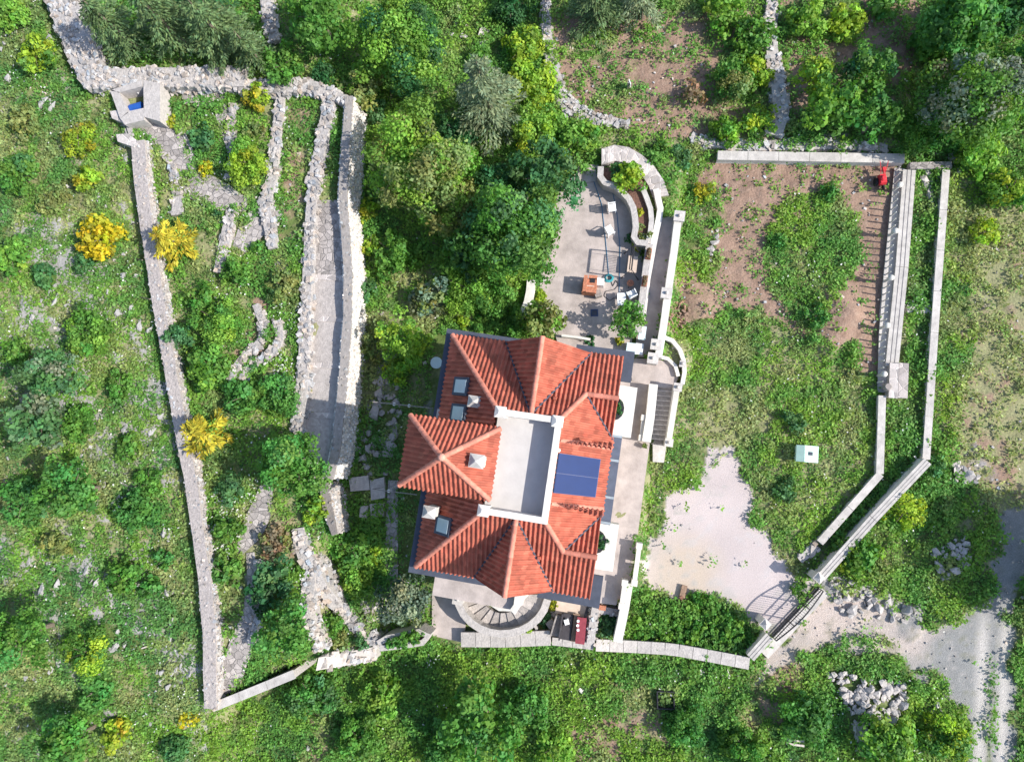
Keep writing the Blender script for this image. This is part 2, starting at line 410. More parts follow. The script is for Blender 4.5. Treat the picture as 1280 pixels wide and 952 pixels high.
# ------------------------------------------------------------------ what grows where (outlines as seen in the photograph)
KEYS = 'g d s r y h f b'.split()
BASE = dict(g=.75, d=.3, s=0, r=0, y=.3, h=1, f=.02, b=0)
REG = [
 ([(-600, -600), (60, 0), (130, 110), (165, 170), (185, 330), (220, 500), (243, 640), (262, 880), (230, 1500), (-900, 1500)], dict(g=.8, d=.55, r=.6, y=.35, h=.65, f=.07, b=.4)),
 ([(165, 110), (437, 110), (430, 350), (410, 600), (400, 700), (470, 800), (395, 825), (262, 885), (243, 640), (185, 330)], dict(g=.75, d=.4, y=.35, f=.1, h=.8)),
 ([(205, 185), (228, 190), (226, 262), (200, 262)], dict(d=.95, g=.4)), ([(357, 130), (382, 130), (375, 300), (352, 300)], dict(s=.5, d=.6, g=.4)),
 ([(320, 375), (345, 380), (340, 420), (300, 470), (290, 460)], dict(s=.7, g=.25)), ([(318, 655), (375, 645), (385, 700), (340, 715)], dict(s=.45, d=.9, g=.35, f=0)),
 ([(388, 130), (412, 130), (402, 250), (384, 330)], dict(d=.7, g=.55)), ([(240, 255), (290, 260), (275, 340), (240, 320)], dict(d=.7, s=.2, g=.5)),
 ([(255, 830), (310, 700), (320, 820), (290, 870)], dict(r=.6, g=.45, d=.6)),
 ([(330, 395), (385, 360), (378, 530), (330, 470)], dict(f=.5, g=.9, h=1.1)), ([(270, 590), (330, 600), (315, 690), (265, 690)], dict(f=.5, g=.9)),
 ([(450, -100), (690, -100), (700, 150), (740, 190), (690, 420), (560, 420), (545, 440), (455, 470)], dict(g=.95, y=.45, h=1.3, f=.01)),
 ([(480, 330), (560, 345), (540, 420), (480, 420)], dict(d=.7, g=.6)),
 ([(455, 395), (510, 400), (495, 470), (500, 520), (452, 520)], dict(d=.7, g=.4, r=.5, s=.15)),
 ([(455, 520), (545, 440), (530, 720), (480, 720), (470, 600)], dict(g=.45, r=.4, d=.4, b=.3)),
 ([(425, 630), (480, 640), (485, 740), (430, 740), (410, 690)], dict(g=1, d=.1, h=1)),
 ([(693, 15), (965, 10), (985, 172), (770, 165), (700, 130)], dict(s=.85, d=.4, g=.22, h=.6, f=.03)),
 ([(712, 28), (765, 40), (760, 85), (710, 70)], dict(g=.7, s=.3)), ([(735, 100), (785, 105), (775, 145), (740, 140)], dict(g=.6, s=.4)), ([(900, 55), (965, 60), (965, 140), (890, 130)], dict(g=.7, s=.3)),
 ([(975, -50), (1160, -50), (1150, 90), (1100, 140), (985, 140)], dict(s=.75, g=.3, d=.4)), ([(985, 0), (1075, 0), (1070, 48), (985, 45)], dict(g=.85, s=.1)),
 ([(1150, -80), (1500, -80), (1500, 260), (1195, 270), (1190, 190), (1150, 100)], dict(g=.9, h=1.3, y=.2)),
 ([(860, 176), (1140, 170), (1140, 190), (860, 190)], dict(r=.75, g=.25, d=.6)), ([(745, 170), (870, 165), (890, 250), (850, 270), (830, 220)], dict(g=.75, d=.4, r=.25)),
 ([(885, 200), (1120, 203), (1103, 480), (1085, 470), (1078, 435), (1020, 425), (960, 400), (900, 380), (845, 395), (855, 300), (870, 225)], dict(s=.9, g=.09, d=.35, h=.5, f=.03)),
 ([(965, 258), (1040, 235), (1080, 290), (1082, 345), (1045, 370), (1020, 425), (985, 395), (955, 330)], dict(g=.75, s=.25, h=.6, d=.4, y=.5)),
 ([(848, 225), (900, 240), (905, 270), (890, 390), (838, 375)], dict(g=.6, s=.35, y=.6)), ([(1076, 205), (1122, 205), (1103, 480), (1066, 470)], dict(s=1, g=.03)),
 ([(1035, 375), (1075, 365), (1085, 430), (1020, 430)], dict(s=1, g=.03, d=.2)), ([(850, 360), (895, 365), (900, 405), (845, 415)], dict(s=.8, g=.05)),
 ([(830, 420), (900, 395), (960, 400), (1085, 470), (1100, 590), (1005, 695), (985, 720), (950, 640), (920, 580), (870, 600), (820, 640), (800, 720)], dict(g=.72, d=.62, s=.12, y=.5, h=.5, f=.03)),
 ([(905, 475), (965, 480), (965, 560), (885, 555), (860, 535)], dict(d=.9, g=.5, s=.15)),
 ([(1190, 265), (1500, 215), (1500, 660), (1245, 645), (1190, 560)], dict(d=1.25, g=.27, r=.2, h=.6, s=.2)), ([(1180, 210), (1225, 210), (1215, 460), (1172, 570)], dict(y=.75, g=.85, d=.6, h=.7)),
 ([(1205, 460), (1270, 450), (1275, 610), (1215, 600)], dict(d=1.2, g=.15, r=.3, s=.35, h=.5)),
 ([(1133, 215), (1178, 215), (1155, 570), (1110, 590)], dict(g=.9, f=.12, d=.4)),
 ([(1040, 735), (1160, 590), (1240, 610), (1235, 740), (1190, 785), (1080, 770)], dict(g=.95, y=.4, h=1)),
 ([(255, 900), (480, 815), (580, 812), (935, 838), (1000, 810), (1210, 850), (1210, 1500), (150, 1500)], dict(g=1, d=.15, h=1.1, y=.5, f=.03)),
 ([(1030, 722), (1100, 738), (1160, 760), (1150, 795), (1050, 775)], dict(r=.9, g=.25, d=.8)),
 ([(500, 830), (560, 825), (560, 880), (500, 880)], dict(f=.2)), ([(770, 850), (815, 855), (835, 930), (770, 920)], dict(d=.6, s=.5, g=.45)), ([(715, 905), (770, 900), (775, 960), (715, 960)], dict(s=.6, d=.4, g=.35)),
 ([(385, 890), (425, 885), (420, 960), (370, 960)], dict(d=.7, s=.4, g=.5)), ([(940, 830), (1005, 815), (985, 900), (945, 890)], dict(s=.45, d=.6, g=.45)), ([(910, 880), (950, 880), (940, 930)], dict(s=.4, d=.7, g=.4)),
 ([(785, 748), (870, 740), (958, 795), (935, 822), (780, 806)], dict(g=1, h=1.3, d=.1)),
 ([(1262, 720), (1500, 700), (1500, 1000), (1262, 1000)], dict(g=.85)),
]
YARD = [(812, 690), (820, 650), (845, 615), (880, 598), (893, 560), (908, 555), (922, 575), (928, 605), (945, 660), (985, 715), (1020, 735), (962, 797), (930, 772), (880, 735), (845, 745), (800, 735)]
ROAD = [(1000, 772), (1040, 748), (1090, 752), (1150, 785), (1205, 775), (1238, 735), (1248, 640), (1400, 600), (1400, 720), (1290, 690), (1266, 760), (1264, 1300), (1212, 1300), (1214, 960), (1205, 885), (1180, 855), (1120, 820), (1040, 808), (1000, 815), (945, 850), (960, 820)]
def classify(x, y, z):
    u, v = toscreen(x, y, z)
    wu = u+(fbm(x*.9, y*.9, 21, 3)-.5)*34; wv = v+(fbm(x*.9, y*.9, 44, 3)-.5)*34
    R = {k: np.full(np.shape(x), float(BASE[k])) for k in KEYS}
    for poly, d in REG:
        m = inpoly(wu, wv, poly)
        for k, val in d.items(): R[k][m] = val
    w2u = u+(fbm(x*1.1, y*1.1, 61, 6)-.5)*46; w2v = v+(fbm(x*1.1, y*1.1, 74, 6)-.5)*46
    R['yard'] = inpoly(w2u, w2v, YARD); R['road'] = inpoly(w2u, w2v, ROAD)
    R['u'] = u; R['v'] = v
    return R
def mixc(c, col, w):
    w = np.clip(w, 0, 1)[..., None]; return c*(1-w)+np.array(col)*w

# ------------------------------------------------------------------ the ground: one sheet, split into soil, yard and track
def axis(a, b, d, far):
    m = list(np.arange(a, b, d)); s = d; lo = []; x = a
    while x > -far: s *= 1.35; x -= s; lo.append(x)
    s = d; hi = []; x = m[-1]
    while x < far: s *= 1.35; x += s; hi.append(x)
    return np.array(lo[::-1]+m+hi)
gx_, gy_ = axis(-46, 30, .16, 420), axis(-24, 37, .16, 420)
XX, YY = np.meshgrid(gx_, gy_)
ZZ = gz(XX, YY)
RR = classify(XX, YY, ZZ)
n1 = fbm(XX*.55, YY*.55, 1, 5); n2 = fbm(XX*2.1, YY*2.1, 2, 4); n3 = fbm(XX*6, YY*6, 3, 3)
hard = RR['yard'] | RR['road']
ZV = ZZ+np.where(hard, .02*(n2-.5), .22*(n1-.5)+.14*(n2-.5)+.10*(n3-.5)*(RR['s']+RR['r']))
c = np.zeros(XX.shape+(3,))+np.array([.10, .14, .04])
c *= (.7+.6*n2)[..., None]
c = mixc(c, (.255, .25, .135), np.clip((RR['d']-.5+(n1-.5)*2.2+(n3-.5)*.8)*2+.5, 0, 1)*.9)
c = mixc(c, (.27, .18, .135), np.clip((RR['s']-.5+(n2-.5)*1.1+(n1-.5)*.8)*3+.5, 0, 1)*(RR['s'] > .05))
c = mixc(c, (.135, .085, .06), np.clip((n2-.56)*5, 0, 1)*(RR['s'] > .4)*.6)
c = mixc(c, (.30, .22, .17), np.clip((n3-.55)*5, 0, 1)*(RR['s'] > .4)*.6)
th = fbm(XX*.42+YY*.25, YY*.16, 31, 4)
rk = np.clip((th+.3*(n2-.5)-(1-.55*RR['r']*1.0)+.14)*9, 0, 1)*(RR['r'] > .05)
c = mixc(c, (.29, .28, .285), rk*.9)
ZV += rk*.12*n2
# yard: pinkish crushed stone with a cream sandy corner; track: grey gravel with paler wheel lines
su, sv = RR['u'], RR['v']
yc = np.zeros_like(c)+np.array([.48, .415, .405]); yc *= (.86+.28*n1)[..., None]
yc = mixc(yc, (.46, .38, .30), np.clip(1.6-np.hypot((su-855)/38, (sv-715)/38), 0, 1)*.8)
yc = mixc(yc, (.16, .17, .09), np.clip((n2-.60)*7, 0, 1)*np.clip((np.hypot((su-930)/70, (sv-680)/60)-.8), 0, 1))
yc = mixc(yc, (.46, .43, .43), np.clip((n2-.55)*6, 0, 1)*.5)
rc = np.zeros_like(c)+np.array([.25, .25, .245]); rc *= (.8+.4*n2)[..., None]
rc = mixc(rc, (.46, .385, .335), np.clip((1130-su)/90, 0, 1)*np.clip(.3+1.4*n1, 0, 1))
rc = mixc(rc, (.50, .42, .375), np.clip((n1-.42)*5, 0, 1)*np.clip((1200-su)/60, 0, 1)*.8); rc = mixc(rc, (.15, .15, .09), np.clip((n2-.60)*8, 0, 1)*.5)
for off in (1226, 1254):
    rc = mixc(rc, (.52, .485, .45), np.clip(1-np.abs(su-off-(sv-880)*(-.03))/12, 0, 1)*np.clip((sv-740)/60, 0, 1)*.95)
rc = mixc(rc, (.12, .16, .06), np.clip((n2-.5)*6, 0, 1)*np.clip(1-np.abs(su-1240+(sv-880)*.05)/6, 0, 1)*np.clip((sv-840)/40, 0, 1))
rc = mixc(rc, (.40, .37, .35), np.clip((n3-.6)*6, 0, 1)*.6)
c[RR['yard']] = yc[RR['yard']]; c[RR['road']] = rc[RR['road']]
nx = len(gx_); ny = len(gy_)
ii, jj = np.meshgrid(np.arange(nx-1), np.arange(ny-1)); base = (jj*nx+ii).ravel()
FQ = np.stack([base, base+1, base+nx+1, base+nx], 1)
fy = RR['yard'].ravel()[base]; fr = RR['road'].ravel()[base] & ~fy
VV = np.stack([XX, YY, ZV], -1).reshape(-1, 3); CC = c.reshape(-1, 3)
def sheet(name, m, mask):
    f = FQ[mask]; used, inv = np.unique(f.ravel(), return_inverse=True)
    me = bpy.data.meshes.new(name); k = len(used); nf = len(f)
    me.vertices.add(k); me.vertices.foreach_set('co', VV[used].ravel())
    me.loops.add(nf*4); me.loops.foreach_set('vertex_index', inv.astype(np.int32))
    me.polygons.add(nf); me.polygons.foreach_set('loop_start', np.arange(0, nf*4, 4, dtype=np.int32)); me.polygons.foreach_set('loop_total', np.full(nf, 4, np.int32))
    me.update(calc_edges=True); me.polygons.foreach_set('use_smooth', np.ones(nf, bool))
    ca = me.color_attributes.new('Col', 'FLOAT_COLOR', 'POINT'); ca.data.foreach_set('color', np.c_[CC[used], np.ones(k)].astype(np.float32).ravel())
    me.materials.append(MT[m]); o = bpy.data.objects.new(name, me); COL.objects.link(o); return struct(o)
sheet('ground', 'ground', ~fy & ~fr); sheet('gravel_yard', 'yard', fy); sheet('gravel_track', 'road', fr)

# ------------------------------------------------------------------ leaves
def quads(c, size, up, spread, col, rg, aspect=.7):
    n = len(c); nn = up+rg.normal(0, 1, (n, 3))*np.reshape(spread, (-1, 1)); nn /= np.linalg.norm(nn, axis=1)[:, None]+1e-9
    t = np.cross(nn, rg.normal(0, 1, (n, 3))); t /= np.linalg.norm(t, axis=1)[:, None]+1e-9; b = np.cross(nn, t)
    s = np.reshape(size, (-1, 1)); t = t*s*.5; b = b*s*.5*aspect
    v = np.stack([c-t, c-b+t*.1, c+t, c+b+t*.1], 1).reshape(-1, 3)      # a pointed leaf
    return v, np.arange(4*n).reshape(-1, 4), col
PAL = dict(mid=(.105, .245, .045), lime=(.26, .39, .040), dark=(.045, .135, .048), blue=(.090, .205, .078), olive=(.20, .255, .085), gray=(.20, .255, .17), green=(.085, .235, .052),
           pine=(.095, .15, .060), cedar=(.155, .20, .11), yellow=(.47, .43, .025), orange=(.36, .31, .030), gold=(.33, .35, .035), teal=(.085, .215, .075), fresh=(.175, .335, .052), brown=(.25, .19, .12), twig=(.25, .23, .19), smoke=(.10, .145, .095))
def leafcol(base, k, rg, lo=.65, hi=1.4, hue=.14):
    t = 1.1*rg.uniform(lo, hi, k)[:, None]; h = rg.normal(0, hue, k)[:, None]
    return np.clip(np.asarray(base)*t*np.concatenate([1+h, np.ones((k, 1)), 1-.6*h], 1), .004, .95)

# ground cover: weeds and grass, nobody could count them
GR = np.random.default_rng(5)
def cover(name, n, test, seed, sz=(.08, .25)):
    rg = np.random.default_rng(seed)
    x = rg.uniform(-46, 29, n); y = rg.uniform(-23, 36, n); z = gz(x, y); R = classify(x, y, z)
    keep = (R['u'] > -40) & (R['u'] < 1320) & (R['v'] > -40) & (R['v'] < 992) 
    big = fbm(x*.55, y*.55, 1, 5); mid = fbm(x*1.3, y*1.3, 8, 3)
    keep &= rg.uniform(0, 1, n) < np.clip(R['g']+(mid-.5)*1.6*(R['g'] < .97)*np.clip(R['g']*3, 0, 1), 0, 1)
    isl = np.maximum(inpoly(R['u'], R['v'], [(1050, 795), (1118, 792), (1120, 806), (1055, 812)])*.6, inpoly(R['u'], R['v'], [(1233, 815), (1243, 815), (1246, 990), (1234, 990)])*.5)
    keep &= ~(R['yard'] | R['road']) | (rg.uniform(0, 1, n) < np.maximum(isl, np.clip((mid-.66)*.8, 0, .05)))
    keep &= test(R['u'], R['v'])
    for b in BLOCK: keep &= ~inpoly(R['u'], R['v'], b)
    x, y, z = x[keep], y[keep], z[keep]; R = {k: a[keep] for k, a in R.items()}; mid = mid[keep]; big = big[keep]
    k = len(x); h = R['h']*np.clip((mid-.32)*1.8, .06, .9)*.75
    m = 7; c = np.repeat(np.c_[x, y, z+.1], m, 0)+rg.normal(0, 1, (k*m, 3))*np.array([.13, .13, 0])
    hh = np.repeat(h, m); c[:, 2] += hh*rg.uniform(.1, .8, k*m)
    base = np.array(PAL['green'])*np.array([1.35, 1.18, 1.1])*np.ones((k, 1)); base = mixc(base, PAL['lime'], R['y']*np.clip((big-.35)*3.5, 0, 1)*1.1)
    base = mixc(base, PAL['blue'], R['b']*np.clip((.62-big)*4, 0, 1)); base = mixc(base, PAL['dark'], np.clip((.42-mid)*4, 0, .7))
    base = mixc(base, (.30, .335, .14), np.clip((R['d']-.45+(fbm(x*.8, y*.8, 90, 3)-.5)*1.8)*1.6, 0, .85))
    base *= rg.uniform(.7, 1.3, k)[:, None]
    col = leafcol(np.repeat(base, m, 0), k*m, rg, .78, 1.25, .07)
    fl = rg.uniform(0, 1, k*m) < np.repeat(R['f'], m)*.17*np.repeat(np.clip((fbm(x*.7, y*.7, 55, 3)-.42)*6, 0, 1.6), m)
    col[fl] = rg.uniform(.7, .85, (fl.sum(), 1)); c[fl, 2] += .12
    s = rg.uniform(sz[0], sz[1], k*m)*np.repeat(.75+.4*mid, m); s[fl] = rg.uniform(.09, .17, fl.sum())
    mb = MB(); mb.add(*quads(c, s, np.array([0, 0, 1.]), .5, col, rg, .6)); return struct(mb.build(name, 'grass'), 'stuff')
BLOCK = []          # paved outlines where nothing grows
# ------------------------------------------------------------------ trees and shrubs
def crown_broad(mb, c, r, hz, pal, rg, leaf=.2, dens=1.0, clump=None, pal2=None, open_=0.0):
    "c = centre of the crown, r radius, hz half height: clumps of leaves on an uneven dome"
    nc = int(14+r*r*5.0); th = rg.uniform(0, 2*np.pi, nc); ph = np.arccos(rg.uniform(-.25, 1, nc))
    d = np.c_[np.sin(ph)*np.cos(th), np.sin(ph)*np.sin(th), np.cos(ph)]
    lob = .72+.42*vn(d[:, 0]*1.7+c[0], d[:, 1]*1.7+c[1], int(rg.integers(1e4)))
    rad = lob*rg.uniform(.55, .98, nc)
    cc = np.c_[d[:, :2]*(r*rad)[:, None], d[:, 2]*hz*rad]+c
    cr = (clump or 1.0)*r*rg.uniform(.16, .34, nc)*(1.1 if r > 1.5 else 1.3)
    k = np.maximum(8, (dens*cr*cr/(leaf*leaf)*11).astype(int)); i = np.repeat(np.arange(nc), k); n = len(i)
    e = rg.normal(0, 1, (n, 3)); e[:, 2] = e[:, 2]*.75+.45; e += d[i]*.5; e /= np.linalg.norm(e, axis=1)[:, None]
    p = cc[i]+e*(cr[i]*rg.uniform(.45, 1.08, n))[:, None]
    ct = rg.uniform(.72, 1.32, nc)[:, None]*np.c_[1+rg.normal(0, .12, nc), np.ones(nc), 1-rg.normal(0, .1, nc)]
    b = np.array(PAL[pal])*ct
    if pal2:
        w = rg.uniform(0, 1, nc) < .35; b[w] = np.array(PAL[pal2])*ct[w]
    col = leafcol(b[i], n, rg, .8, 1.24, .06)
    mb.add(*quads(p, leaf*rg.uniform(.5, 1.65, n), e*1.0, .55, col, rg, .75))
    # loose inner twigs of leaves so the crown is not hollow
    n2 = int(n*.22); q = rg.normal(0, 1, (n2, 3)); q /= np.linalg.norm(q, axis=1)[:, None]; q[:, 2] = np.abs(q[:, 2])*.9-.2
    q = q*np.array([r*.75, r*.75, hz*.65])*rg.uniform(.1, 1, (n2, 1))**.5+c
    mb.add(*quads(q, leaf*1.3*rg.uniform(.7, 1.2, n2), np.array([0, 0, 1.]), .6, leafcol(np.array(PAL[pal])*np.ones((n2, 1)), n2, rg), rg, .8))
def crown_conifer(mb, base, r, h, pal, rg, leaf=.24, droop=.18, upright=0.0, few=1.0):
    nb = int((26+r*22)*few); t = np.sort(rg.uniform(.08, .98, nb)); th = rg.uniform(0, 2*np.pi, nb)+np.arange(nb)*2.4
    L = r*(1.03-t)**.62*rg.uniform(.75, 1.1, nb)+.15; P_, U_, C_, S_ = [], [], [], []
    for a, tt, l in zip(th, t, L):
        m = max(4, int(l/.085)); s = np.linspace(.12, 1, m); d = np.array([math.cos(a), math.sin(a)]); pr = np.array([-d[1], d[0]])
        z = tt*h-droop*l*s**1.6+upright*l*s; bt = rg.uniform(.75, 1.3)
        for side in (-1, 1, 0):
            wdt = side*(.10+.30*l*.45*np.sin(np.pi*np.clip(s*.85+.12, 0, 1)))*rg.uniform(.4, 1, m)
            x = d[0]*l*s+pr[0]*wdt; y = d[1]*l*s+pr[1]*wdt
            P_.append(np.c_[x, y, z+rg.normal(0, .05, m)]); U_.append(np.tile([d[0]+pr[0]*side*.8, d[1]+pr[1]*side*.8], (m, 1)))
            C_.append(leafcol(np.array(PAL[pal])*bt*np.ones((m, 1)), m, rg, .6, 1.5, .08)); S_.append(leaf*rg.uniform(.8, 1.5, m))
    p = np.concatenate(P_)+base; u = np.concatenate(U_); col = np.concatenate(C_); s = np.concatenate(S_)[:, None]; n = len(p)
    t3 = np.c_[u, -.25*np.ones(n)+rg.normal(0, .25, n)]+rg.normal(0, .25, (n, 3)); t3 /= np.linalg.norm(t3, axis=1)[:, None]
    b = np.cross(t3, np.array([0, 0, 1.])+rg.normal(0, .45, (n, 3))); b /= np.linalg.norm(b, axis=1)[:, None]
    t3 *= s*.62; b *= s*.17
    mb.add(np.stack([p-t3*.4, p-b, p+t3, p+b], 1).reshape(-1, 3), np.arange(4*n).reshape(-1, 4), col)
def limbs(c0, r, h, rg, n=6, rt=None):
    mb = MB(); rt = rt or .05+r*.045
    tube(mb, [c0-[0, 0, .3], c0+[0, 0, h*.3], c0+[rg.normal(0, .1), rg.normal(0, .1), h*.62]], [rt*1.3, rt, rt*.55], 8)
    for k in range(n):
        a = k*2*math.pi/n+rg.uniform(-.4, .4); z = h*rg.uniform(.25, .55); l = r*rg.uniform(.5, .8)
        tube(mb, [c0+[0, 0, z], c0+[math.cos(a)*l*.5, math.sin(a)*l*.5, z+h*.16], c0+[math.cos(a)*l, math.sin(a)*l, z+h*.25]], [rt*.5, rt*.32, rt*.12], 6)
    return mb
PR = 0
def plant(kind, u, v, rp, pal, label, group=None, hf=1.0, **kw):
    global PR
    PR += 1; rg = np.random.default_rng(1000+PR*7)
    if kind in ('tree', 'conifer'):
        h0 = rp/20*1.15*hf
    else: h0 = rp/20*.55*hf
    zz_ = kw.pop('z0', None)
    g = G(u, v, h0) if zz_ is None else A(u, v, zz_+h0); r = rp*(H-g[2])/F*1.02; z0 = float(gz(g[0], g[1])) if zz_ is None else zz_; b0 = np.array([g[0], g[1], z0])
    pal2 = kw.pop('pal2', None)
    if kind == 'tree':
        h = r*1.9*hf+.5
        t = thing('broadleaf_tree', label, 'tree', b0, group); limbs(b0, r, h, rg).build('trunk', 'bark', t)
        mb = MB(); crown_broad(mb, b0+[0, 0, h*.56], r, h*.44, pal, rg, kw.pop('leaf', rg.uniform(.15, .25)), pal2=pal2, **kw); mb.build('crown', 'leaf', t)
    elif kind == 'conifer':
        h = r*2.0*hf+.8
        t = thing('conifer_tree', label, 'tree', b0, group)
        mb = MB(); tube(mb, [b0-[0, 0, .3], b0+[0, 0, h*.5], b0+[0, 0, h]], [.07+r*.05, .05+r*.03, .02], 8); mb.build('trunk', 'bark', t)
        mb = MB(); crown_conifer(mb, b0, r, h, pal, rg, **kw); mb.build('crown', 'needle', t)
    elif kind == 'gold':
        h = r*1.5*hf+.4
        t = thing('golden_cypress', label, 'tree', b0, group)
        mb = MB(); tube(mb, [b0-[0, 0, .3], b0+[0, 0, h*.6]], [.10, .05], 8); mb.build('trunk', 'bark', t)
        mb = MB(); crown_conifer(mb, b0, r, h, pal, rg, leaf=.34, droop=.05, upright=.22, few=.42)
        crown_broad(mb, b0+[0, 0, h*.3], r*.6, h*.22, 'fresh', rg, .13, .25); mb.build('crown', 'needle', t)
    elif kind == 'bush':
        h = r*1.0*hf+.2
        t = thing('bush', label, 'bush', b0, group); limbs(b0, r, h, rg, 5, .03+r*.02).build('stem', 'bark', t)
        mb = MB(); crown_broad(mb, b0+[0, 0, h*.42], r, h*.55, pal, rg, kw.pop('leaf', rg.uniform(.12, .22)), pal2=pal2, **kw); mb.build('foliage', 'leaf', t)
    else:      # small shrub or clump: one mesh of leaves
        h = r*1.0*hf+.12
        mb = MB(); crown_broad(mb, b0+[0, 0, h*.4], r, h*.55, pal, rg, kw.pop('leaf', .14), pal2=pal2, **kw)
        tube(mb, [b0-[0, 0, .1], b0+[0, 0, h*.5]], [.03, .02], 6, (.16, .13, .1))
        t = tag(mb.build('shrub', 'leaf', loc=b0), label, 'shrub', group)
    return t
# ------------------------------------------------------------------ the villa
ZE = 7.4                                     # eaves
_a = math.radians(-8.6); EV = np.array([math.cos(_a), math.sin(_a)]); SV = np.array([math.sin(_a), -math.cos(_a)])
HO = P(566, 419, ZE); HW, HD = 9.12, 12.25
def hp(e, s, z): q = HO+EV*e+SV*s; return np.array([q[0], q[1], z])
def hpoly(pts): return [HO+EV*e+SV*s for e, s in pts]
villa = thing('villa', 'large hipped villa with red tile roof, open roof terrace and solar panels', 'house', hp(HW/2, HD/2, 1.8))
# outer walls (solid core below the roof planes), upper storey round the roof terrace
mb = MB(); prism(mb, hpoly([(.3, .3), (8.75, .3), (8.75, 11.95), (.3, 11.95)]), .3, ZE-.12)
prism(mb, hpoly([(-.35, 4.9), (.5, 4.9), (.5, 7.7), (-.35, 7.7)]), .3, ZE+2.9)
prism(mb, hpoly([(.2, 4.9), (3.44, 4.9), (3.44, 7.7), (.2, 7.7)]), ZE-.2, ZE+2.95)
mb.build('wall', 'render', villa)
def facet(mb, deck, pts, zf, drop, rg):
    "clay tiles over a convex roof plane; pts (e,s); drop = unit downhill direction in plan"
    pts = np.array(pts, float); dn = np.array(drop, float); ux = np.array([-dn[1], dn[0]])
    z0 = zf(*pts[0]); slope = (zf(*(pts[0]-dn))-z0)          # rise per metre uphill
    k = math.sqrt(1+slope*slope)
    U = pts@ux; V = pts@dn*k
    prd = .232; du = prd/8; us = np.arange(math.floor(U.min()/du)*du, U.max()+du, du); us = np.clip(us, U.min()+1e-4, U.max()-1e-4)
    lo = np.full(len(us), 1e9); hi = np.full(len(us), -1e9); n = len(pts)
    for i in range(n):
        u1, v1, u2, v2 = U[i], V[i], U[(i+1) % n], V[(i+1) % n]
        if abs(u1-u2) < 1e-9: continue
        m = (us >= min(u1, u2)) & (us <= max(u1, u2)); vv = v1+(us[m]-u1)/(u2-u1)*(v2-v1)
        lo[m] = np.minimum(lo[m], vv); hi[m] = np.maximum(hi[m], vv)
    CL = .36; j0, j1 = int(math.floor(V.min()/CL)), int(math.ceil(V.max()/CL))
    w = np.cos(2*np.pi*us/prd); pr = .047*np.sign(w)*np.abs(w)**.85
    nu = len(us); cid = np.floor(us/prd+.25).astype(int)
    nrm = np.array([0, 0, 1.0])
    Nn = np.array([dn[0]*slope, dn[1]*slope, 1.0])/k
    for j in range(j0, j1):
        a = np.clip(j*CL, lo, hi); b = np.clip((j+1)*CL, lo, hi)
        if not (b > a).any(): continue
        vs = []
        for vv, lift in ((a, 0.0), (b, .028)):
            pl = ux[None]*us[:, None]+dn[None]*(vv/k)[:, None]
            zz = z0+slope*(-(pl-pts[0])@dn)
            hh = (pr+.075+lift)[:, None]*Nn[None]
            wxy = HO+EV*pl[:, :1]+SV*pl[:, 1:]
            off = hh[:, :1]*EV+hh[:, 1:2]*SV
            vs.append(np.c_[wxy+off, zz+hh[:, 2]])
        v = np.concatenate(vs); i = np.arange(nu-1); f = np.stack([i, i+nu, i+nu+1, i+1], 1); ok = ((b-a)[:-1]+(b-a)[1:]) > .004
        t = rg.uniform(.78, 1.25, 4000)[(cid[:-1]-cid.min()+j*37) % 4000]; tw = rg.normal(0, .05, 4000)[(cid[:-1]-cid.min()+j*37) % 4000]
        col = np.c_[t, t*(1+tw), t*(1+tw)]
        if ok.any(): mb.add(v, f[ok], col[ok])
    deck.add([hp(p[0], p[1], zf(*p)) for p in pts], [list(range(n))], (.6, .5, .5))
TR = np.random.default_rng(3)
RZ = 3.0
zN = lambda e, s: ZE+RZ/3.72*s
zS = lambda e, s: ZE+RZ/3.62*(HD-s)
zW = lambda e, s: ZE+RZ/3.44*e
zE = lambda e, s: ZE+RZ/2.62*(HW-e)
gN0, gN1, gNc = 2.92, 7.42, 5.08
zNgW = lambda e, s: ZE+RZ/(gNc-gN0)*(e-gN0); zNgE = lambda e, s: ZE+RZ/(gN1-gNc)*(gN1-e)
gS0, gS1, gSc = 3.12, 7.2, 5.1
zSgW = lambda e, s: ZE+RZ/(gSc-gS0)*(e-gS0); zSgE = lambda e, s: ZE+RZ/(gS1-gSc)*(gS1-e)
rN, rS, rZ = 2.28, 9.98, ZE+RZ/3.72*2.28
eN = HW-(rZ-ZE)*2.62/RZ; eS = HW-(zS(0, rS)-ZE)*2.62/RZ; rZS = zS(0, rS)
zNb = lambda e, s: rZ-(rZ-ZE)/1.98*(s-rN); zSb = lambda e, s: rZS-(rZS-ZE)/1.9*(rS-s)
eC = HW-2.62; c0, c1, c2, c3 = 3.44, eC, 3.72, HD-3.62
m1, m2 = 4.72, 7.74
zM = lambda e, s: ZE+.75+(RZ-.62)/2.45*(HW-.05-e)*.86
W_, E_, N_, S_ = (-1, 0), (1, 0), (0, -1), (0, 1)
roof = MB(); deck = MB()
